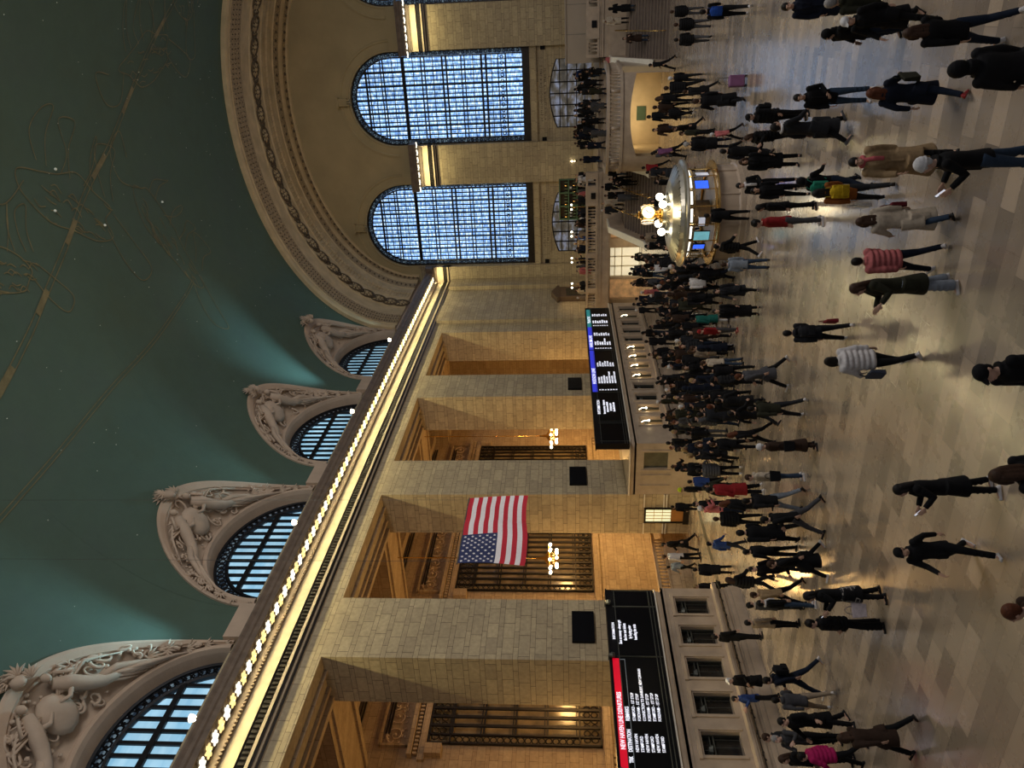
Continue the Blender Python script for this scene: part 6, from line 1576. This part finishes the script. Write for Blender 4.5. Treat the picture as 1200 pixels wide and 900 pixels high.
(36.05,17.67,0.00,1.65,2.69,'phone','long',DGR,JEAN,'beanie','k',4,1,1),
(33.98,15.95,0.00,1.75,1.94,'idle','coat',BLK,BLK,'hood','l',0,1,1),
(34.17,17.78,0.00,1.67,2.32,'stand','jacket',DGR,JEAN,'short','k',4,1,1),
(33.07,15.05,0.00,1.75,3.72,'idle','hoodie',BLK2,BLK,'beanie','k',0,1,1),
(30.45,15.93,0.00,1.63,3.34,'phone','coat',DGR,GRY,'short','l',0,1,1),
(36.57,18.19,0.00,1.69,2.54,'walk2','jacket',BLK2,BLK,'long','k',4,1,1),
(30.32,17.60,0.00,1.68,2.74,'walk2','coat',BLK2,JEAN,'short','l',2,1,1),
(30.55,16.87,0.00,1.73,4.28,'pocket','coat',OLV,NVY,'cap','b',1,1,1),
(36.26,19.20,0.00,1.61,2.32,'stand','coat',OLV,GRY,'beanie','l',3,1,1),
(28.67,12.65,0.00,1.80,3.59,'pocket','puffer',DGR,DJEAN,'short','r',0,1,1),
(27.03,17.60,0.00,1.72,3.83,'walk2','coat',BLK2,DJEAN,'hood','k',2,1,1),
(28.79,14.15,0.00,1.76,4.12,'stand','coat',BLK,BLK2,'hood','k',2,1,1),
(32.27,18.49,0.00,1.75,0.81,'pocket','hoodie',BLK,BLK2,'hood','b',1,1,1),
(22.39,15.37,0.00,1.76,4.30,'walk2','coat',OLV,NVY,'long','k',2,2,1),
(24.10,17.32,0.00,1.68,4.81,'stand','coat',BLK,BLK,'cap','k',4,2,1),
(22.80,11.31,0.00,1.67,4.81,'idle','puffer',BLK2,BLK,'cap','k',3,2,1),
(22.93,12.40,0.00,1.65,6.06,'phone','coat',BLK,BLK2,'curly','r',2,2,1),
(25.04,13.12,0.00,1.64,3.80,'walk2','coat',BLK,NVY,'beanie','k',4,2,1),
(23.75,14.39,0.00,1.82,3.48,'phone','hoodie',NVY,BLK,'long','b',0,2,1),
(25.08,14.17,0.00,1.74,5.21,'phone','puffer',GRY,DJEAN,'cap','k',0,2,1),
(23.14,16.83,0.00,1.63,5.55,'phone','hoodie',PNK,NVY,'beanie','l',3,2,2),
(38.17,7.46,0.00,1.70,4.27,'pocket','puffer',DGR,NVY,'cap','k',3,3,1),
(41.61,9.62,0.00,1.78,3.25,'phone','puffer',BLK,BLK2,'long','b',0,3,1),
(44.65,8.64,0.00,1.72,0.79,'pocket','long',DGR,BLK,'short','k',1,3,1),
(40.55,8.41,0.00,1.73,5.29,'stand','long',BLK,BLK,'cap','b',1,3,1),
(41.81,5.89,0.00,1.81,3.03,'walk','hoodie',BRN,DJEAN,'short','k',1,3,1),
(43.11,7.34,0.00,1.64,3.81,'phone','coat',GRY,BLK2,'curly','k',2,3,1),
(58.94,7.54,3.70,1.68,2.84,'stand','coat',BLK,BLK,'curly','l',1,4,1),
(57.86,9.12,3.19,1.79,2.89,'walk2','coat',NVY,DJEAN,'curly','k',0,4,1),
(57.86,5.36,3.19,1.68,-0.17,'walk2','coat',OLV,NVY,'beanie','k',0,4,1),
(58.58,4.84,3.53,1.67,3.35,'pocket','coat',BLK2,BLK,'short','b',4,4,1),
(58.94,6.84,3.70,1.72,-0.30,'walk','coat',BLK2,GRY,'long','k',1,4,1),
(58.94,4.25,3.70,1.63,3.38,'pocket','puffer',BLK,JEAN,'long','b',1,4,1),
(58.58,10.24,3.53,1.75,3.21,'walk2','long',NVY,JEAN,'beanie','b',3,4,1),
(57.50,6.32,3.02,1.74,3.21,'stand','coat',GRY,NVY,'curly','b',4,4,1),
(58.94,5.43,3.70,1.63,2.88,'walk2','puffer',DGR,GRY,'cap','b',0,4,1),
(59.30,8.58,3.87,1.75,0.05,'walk2','coat',NVY,JEAN,'short','r',4,4,1),
(58.22,7.44,3.36,1.74,3.23,'pocket','coat',BLK,BLK2,'short','b',2,4,1),
(58.58,6.20,3.53,1.79,2.97,'walk2','coat',DGR,DJEAN,'cap','k',2,4,1),
(58.58,8.13,3.53,1.75,-0.24,'walk','puffer',DGR,NVY,'short','b',1,4,1),
(57.50,8.22,3.02,1.72,-0.36,'stand','long',GRY,DJEAN,'cap','k',0,4,1),
(59.30,9.36,3.87,1.63,-0.07,'walk2','hoodie',BLK,GRY,'short','b',0,4,1),
(57.86,4.04,3.19,1.69,3.34,'phone','coat',BLK2,JEAN,'short','b',2,4,1),
(65.06,4.59,3.88,1.64,1.93,'walk','long',NVY,NVY,'short','b',2,4,1),
(64.69,5.58,3.88,1.64,0.96,'walk2','long',DGR,BLK2,'beanie','r',4,4,1),
(65.57,9.40,3.88,1.76,4.27,'walk2','coat',BLK,JEAN,'hood','b',0,4,1),
(66.11,4.91,3.88,1.77,5.67,'idle','coat',DGR,BLK,'cap','r',0,4,1),
(65.00,8.72,3.88,1.71,5.65,'idle','coat',BLK,DJEAN,'curly','r',4,4,1),
(62.07,7.11,3.88,1.77,4.54,'idle','coat',BLK,NVY,'short','k',3,4,1),
(63.42,4.60,3.88,1.80,5.87,'walk','hoodie',BLU,BLK,'short','k',3,4,2),
(63.56,9.82,3.88,1.70,5.76,'phone','coat',BLK,NVY,'short','b',0,4,1),
(62.64,7.58,3.88,1.72,4.57,'stand','coat',BLK,GRY,'curly','l',4,4,1),
(63.58,5.65,3.88,1.70,0.97,'phone','hoodie',BLK,BLK,'beanie','k',1,4,1),
(62.77,4.84,3.88,1.63,3.75,'phone','jacket',BLK,BLK,'curly','r',1,4,1),
(64.34,8.95,3.88,1.76,0.88,'phone','coat',BLK,GRY,'long','b',1,4,1),
(66.26,9.74,3.88,1.78,3.93,'walk','long',NVY,BLK,'hood','l',4,4,1),
(63.30,6.82,3.88,1.65,2.36,'idle','coat',NVY,BLK,'cap','k',3,4,1),
(61.65,17.62,3.88,1.79,3.50,'idle','coat',BGE,BLK2,'hood','k',3,5,2),
(61.17,12.59,3.88,1.74,1.20,'stand','jacket',CRM,JEAN,'short','b',3,5,2),
(58.47,21.31,3.88,1.65,5.71,'stand','long',BGE,NVY,'cap','r',1,5,2),
(60.24,19.13,3.88,1.67,1.50,'walk2','coat',GRY,DJEAN,'hood','b',2,5,2),
(58.57,17.09,3.88,1.69,0.62,'walk','puffer',NVY,GRY,'long','b',3,5,1),
(60.50,11.77,3.88,1.70,3.67,'idle','coat',BLK2,BLK,'short','l',4,5,1),
(61.08,16.94,3.88,1.72,4.30,'phone','long',BLU,NVY,'curly','r',1,5,2),
(60.45,15.37,3.88,1.61,3.43,'stand','coat',WHT,NVY,'short','k',0,5,2),
(61.14,14.08,3.88,1.74,0.06,'pocket','long',BLK2,BLK,'hood','r',3,5,1),
(58.98,11.78,3.88,1.74,3.36,'phone','long',WHT,GRY,'curly','k',0,5,2),
(58.53,18.23,3.88,1.64,2.23,'walk2','hoodie',BLK,BLK2,'beanie','b',1,5,1),
(58.66,20.46,3.88,1.60,6.23,'walk2','hoodie',BLK,BLK,'curly','r',0,5,1),
(62.12,22.02,3.88,1.78,5.77,'walk','jacket',CRM,DJEAN,'short','b',4,5,2),
(59.57,11.95,3.88,1.78,1.97,'phone','hoodie',DGR,BLK,'short','b',1,5,1),
(59.57,17.66,3.88,1.77,4.25,'phone','puffer',BLK2,GRY,'cap','k',4,5,1),
(58.34,14.08,3.88,1.60,3.80,'walk','jacket',DGR,DJEAN,'hood','b',3,5,1),
(59.26,15.41,3.88,1.79,2.71,'stand','coat',BRN,DJEAN,'long','b',0,5,1),
(58.33,13.25,3.88,1.74,3.98,'stand','jacket',BLK2,BLK2,'short','b',3,5,1),
(58.82,14.49,3.88,1.61,1.18,'walk2','jacket',DGR,JEAN,'short','k',2,5,1),
(60.76,20.84,3.88,1.58,2.60,'pocket','coat',DGR,BLK,'short','l',1,5,1),
(59.06,16.11,3.88,1.69,0.48,'phone','hoodie',BGE,NVY,'beanie','b',3,5,2),
(58.35,14.86,3.88,1.79,2.09,'walk','hoodie',BLK2,DJEAN,'cap','k',2,5,1),
(58.64,19.04,3.88,1.69,3.62,'walk2','coat',PNK,BLK2,'short','b',4,5,2),
(62.28,13.53,3.88,1.75,0.17,'walk2','coat',GRY,BLK,'cap','k',3,5,1),
(60.11,13.09,3.88,1.65,1.59,'walk2','jacket',PNK,GRY,'curly','r',4,5,2),
(61.69,19.00,3.88,1.70,4.97,'phone','jacket',DGR,JEAN,'short','b',2,5,1),
(54.30,0.08,1.76,1.70,0.00,'phone','long',BLK,JEAN,'hood','l',2,6,1),
(55.50,0.82,2.08,1.70,3.14,'idle','coat',CRM,BLK2,'hood','b',3,6,2),
(52.60,1.81,0.96,1.70,3.14,'phone','coat',BRN,JEAN,'short','b',0,6,1),
(56.60,3.32,2.08,1.70,3.14,'stand','long',PNK,BLK,'short','b',2,6,2),
(54.60,10.48,1.92,1.70,3.14,'walk2','coat',BLK,JEAN,'curly','k',3,7,1),
(54.00,10.84,1.60,1.70,3.14,'phone','jacket',BLK2,BLK,'short','b',0,7,1),
(55.30,11.65,2.08,1.70,0.00,'idle','coat',BLK,JEAN,'short','b',4,7,1),
(54.60,12.11,1.92,1.70,3.14,'walk2','long',BLK,GRY,'short','k',3,7,1),
(55.60,12.89,2.08,1.70,3.14,'walk2','coat',CRM,BLK,'curly','l',0,7,2),
(53.20,12.00,1.28,1.70,0.00,'stand','coat',GRY,GRY,'short','k',2,7,1),
(53.30,11.01,1.28,1.70,3.14,'phone','hoodie',BLK,BLK2,'beanie','b',4,7,1),
(55.20,13.31,2.08,1.70,3.14,'walk','coat',DGR,BLK,'cap','r',4,7,1)]
pp = PEOPLE
REG = {}
for (x, y, h, yaw, pose, top, tc, lc, hair, hc, sk, shoe, wide, label) in pp:
    REG[label] = person(x, y, 0, h, yaw, pose, top, tc, lc, hair, hc, sk, shoe, wide, label)
ZONES = ['the dense crowd left of the clock', 'the queue at the lamp-lit ticket windows', 'the loose crowd by the long booth', 'the people beyond the information booth', 'the packed group on the central upper steps', 'the restaurant crowd on the left balcony', 'the people on the right-hand steps', 'the people on the left-hand steps']
CN = {BLK: 'black', BLK2: 'black', NVY: 'navy', DGR: 'charcoal', OLV: 'olive', BRN: 'brown', GRY: 'grey', WHT: 'white', CRM: 'cream', RED: 'red', BGE: 'beige', TAN: 'tan', PNK: 'pink', BLU: 'blue'}
TN = {'jacket': 'jacket', 'puffer': 'puffer jacket', 'coat': 'coat', 'hoodie': 'hooded jacket', 'long': 'long coat', 'trench': 'trench coat'}
for (x, y, z, h, yaw, pose, top, tc, lc, hair, hc, sk, zone, lt) in CROWD:
    if hair in ('beanie', 'hood', 'cap'): hc = tc if hair == 'hood' else (BLK2 if hc in 'kb' else WHT)
    person(x, y, z, h, yaw, pose, top, tc, lc, hair, hc, sk, BLK2, 0, 'person in a %s %s among %s' % (CN[tc], TN[top], ZONES[zone]), ZONES[zone][4:])
def R(s_):
    k = [q for q in REG if s_ in q]; return REG[k[0]]
backpack(R('rust-orange'), (.45, .30, .01), 'bright yellow backpack on the back of the person in rust-orange')
backpack(R('bright blue backpack'), (.01, .05, .26), 'bright blue backpack on the person at the frame edge')
backpack(R('man with black backpack'), BLK2, 'black backpack on the man striding past the booth in blue jeans')
backpack(R('red plaid bag'), DGR, 'dark grey backpack on the man in the dark grey hooded jacket')
backpack(R('beanie' if 0 else 'person in black cap and puffer'), BLK, 'black backpack on the person in the black cap')
o = backpack(R('big green bag'), (.012, .16, .10), 'big green drawstring bag carried over the back of a person in dark clothes')
handbag(R('red plaid bag'), (.22, .02, .03), 'red plaid shopping bag in the hand of the man in the dark grey hooded jacket', -1, .50, 'paper')
handbag(R('plaid skirt'), (.50, .44, .46), 'pale shopping bag between the woman in plaid skirt and the curly-haired man', .2, .62, 'paper', .34)
handbag(R('person in white puffer jacket'), (.05, .06, .09), 'navy cross-body bag hanging at the hip of the white puffer jacket', 1, .80)
handbag(R('cream jacket with black bag'), BLK, 'black shoulder bag on the person in cream jacket and jeans', 1, .92)
handbag(R('fur coat standing'), BLK, 'black handbag held in front of the brown fur coat', 1, .88)
handbag(R('rust-orange'), (.62, .60, .58), 'white paper bag in the hand of the person with the yellow backpack', 1, .58, 'paper')
handbag(R('long cream coat'), (.12, .012, .018), 'dark red handbag on the shoulder of the woman in the cream coat', -1, .95)
handbag(R('white top with a black bag'), BLK, 'black shoulder bag on the person in the white top left of the information booth', 1, .85)
handbag(R('auburn'), OLV, 'olive bag carried by the woman with auburn hair', -1, .98)
b = R('purple suitcase')
e = empty('suitcase', (b.location.x-.1, b.location.y-.62, 0), 'purple wheeled suitcase beside the person in the long black coat', 'suitcase'); e.rotation_euler = (0, 0, .3)
mb = MB(); mb.box(-.13, .13, -.2, .2, .07, .62); o = mb.build('case_shell', plain('purple_shell', (.16, .06, .14), .4)); o.parent = e; o.matrix_parent_inverse = Matrix()
bv = o.modifiers.new('b', 'BEVEL'); bv.width = .05; bv.segments = 3
mb = MB()
for s_ in (-1, 1): mb.tube([(-.06, s_*.11, .6), (-.06, s_*.11, .98)], .01, 6)
mb.tube([(-.06, -.11, .98), (-.06, .11, .98)], .014, 6); o = mb.build('pull_handle', 'gunmetal'); o.parent = e; o.matrix_parent_inverse = Matrix()
for sx in (-1, 1):
    for sy in (-1, 1):
        mb = MB(); mb.lathe([(0, -.02), (.035, -.02), (.035, .02), (0, .02)], 0, 0, 12); mb.v = [(x+sx*.09, z+sy*.16, y+.036) for x, y, z in mb.v]; o = mb.build('wheel', 'black'); o.parent = e; o.matrix_parent_inverse = Matrix()
# details that belong to single persons
b = R('plaid skirt')
mb = MB(); loft(mb, [((0, 0, .55), .20, .22, (0, 0, 1)), ((0, 0, .72), .19, .21, (0, 0, 1)), ((0, 0, .90), .165, .20, (0, 0, 1)), ((0, 0, 1.0), .14, .18, (0, 0, 1))], 24)
mm, nt, bb = newmat('plaid_wool'); g = nt.nodes.new('ShaderNodeTexCoord'); s3 = nt.nodes.new('ShaderNodeSeparateXYZ'); lk(nt, g.outputs['Object'], s3.inputs[0])
a1 = mathn(nt, 'GREATER_THAN', mathn(nt, 'SINE', mathn(nt, 'MULTIPLY', s3.outputs[2], 75)), .85); a2 = mathn(nt, 'GREATER_THAN', mathn(nt, 'SINE', mathn(nt, 'MULTIPLY', s3.outputs[1], 75)), .85)
lk(nt, mixc(nt, mathn(nt, 'MAXIMUM', a1, a2), (.012, .012, .014), (.30, .28, .25)), bb.inputs['Base Color']); bb.inputs['Roughness'].default_value = .9
o = bpy.data.objects.new('plaid_skirt', remesh(mb, 'plaid_skirt', .016, ['fabric'], 2)); COL.objects.link(o); o.parent = b; o.data.materials.clear(); o.data.materials.append(mm)
def scarf(b, col):
    J = skeleton('stand'); T = J['T']; mb = MB()
    mb.tube([T(.0+.085*cos(a*pi/5), .088*sin(a*pi/5), .585) for a in range(10)], .034, 8, closed=True); mb.tube([T(.09, .03, .57), T(.15, .05, .45), T(.155, .05, .28)], [.035, .045, .04], 8)
    shift(mb, J['dz']); o = bpy.data.objects.new('scarf', remesh(mb, 'scarf', .014, ['fabric'], 2)); COL.objects.link(o); o.parent = b; o.color = (*col, 1)
scarf(R('pink scarf'), (.45, .10, .11)); scarf(R('charcoal long coat with white'), WHT); scarf(R('white scarf standing'), WHT); scarf(R('white scarf and blue jeans'), WHT); scarf(R('pale scarf'), CRM)

def phone(b, label):
    J = skeleton('phone'); s_ = b.scale[0]; a_ = J['wrL']+J['hdL']*.11; c_ = J['wrR']+J['hdR']*.11; mid = (a_+c_)/2+V((.01, 0, J['dz']+.02))
    e = empty('smartphone', (0, 0, 0), label, 'phone'); e.matrix_world = Matrix.Translation(b.location) @ Matrix.Rotation(b.rotation_euler.z, 4, 'Z') @ Matrix.Scale(s_, 4) @ Matrix.Translation(mid) @ Matrix.Rotation(R_(-50), 4, 'Y')
    mb = MB(); mb.box(-.078, .078, -.037, .037, -.005, .004); o = mb.build('phone_case', 'black'); o.parent = e; o.matrix_parent_inverse = Matrix()
    mb = MB(); mb.box(-.072, .072, -.033, .033, .004, .006); o = mb.build('phone_screen', wh); o.parent = e; o.matrix_parent_inverse = Matrix()
phone(R('white woolly hat'), 'phone held by the person in the white woolly hat')
phone(R('looking at her phone'), 'phone held by the woman in black coat and white sneakers')
phone(R('plaid skirt'), 'brightly lit phone between the plaid skirt and the curly-haired man')
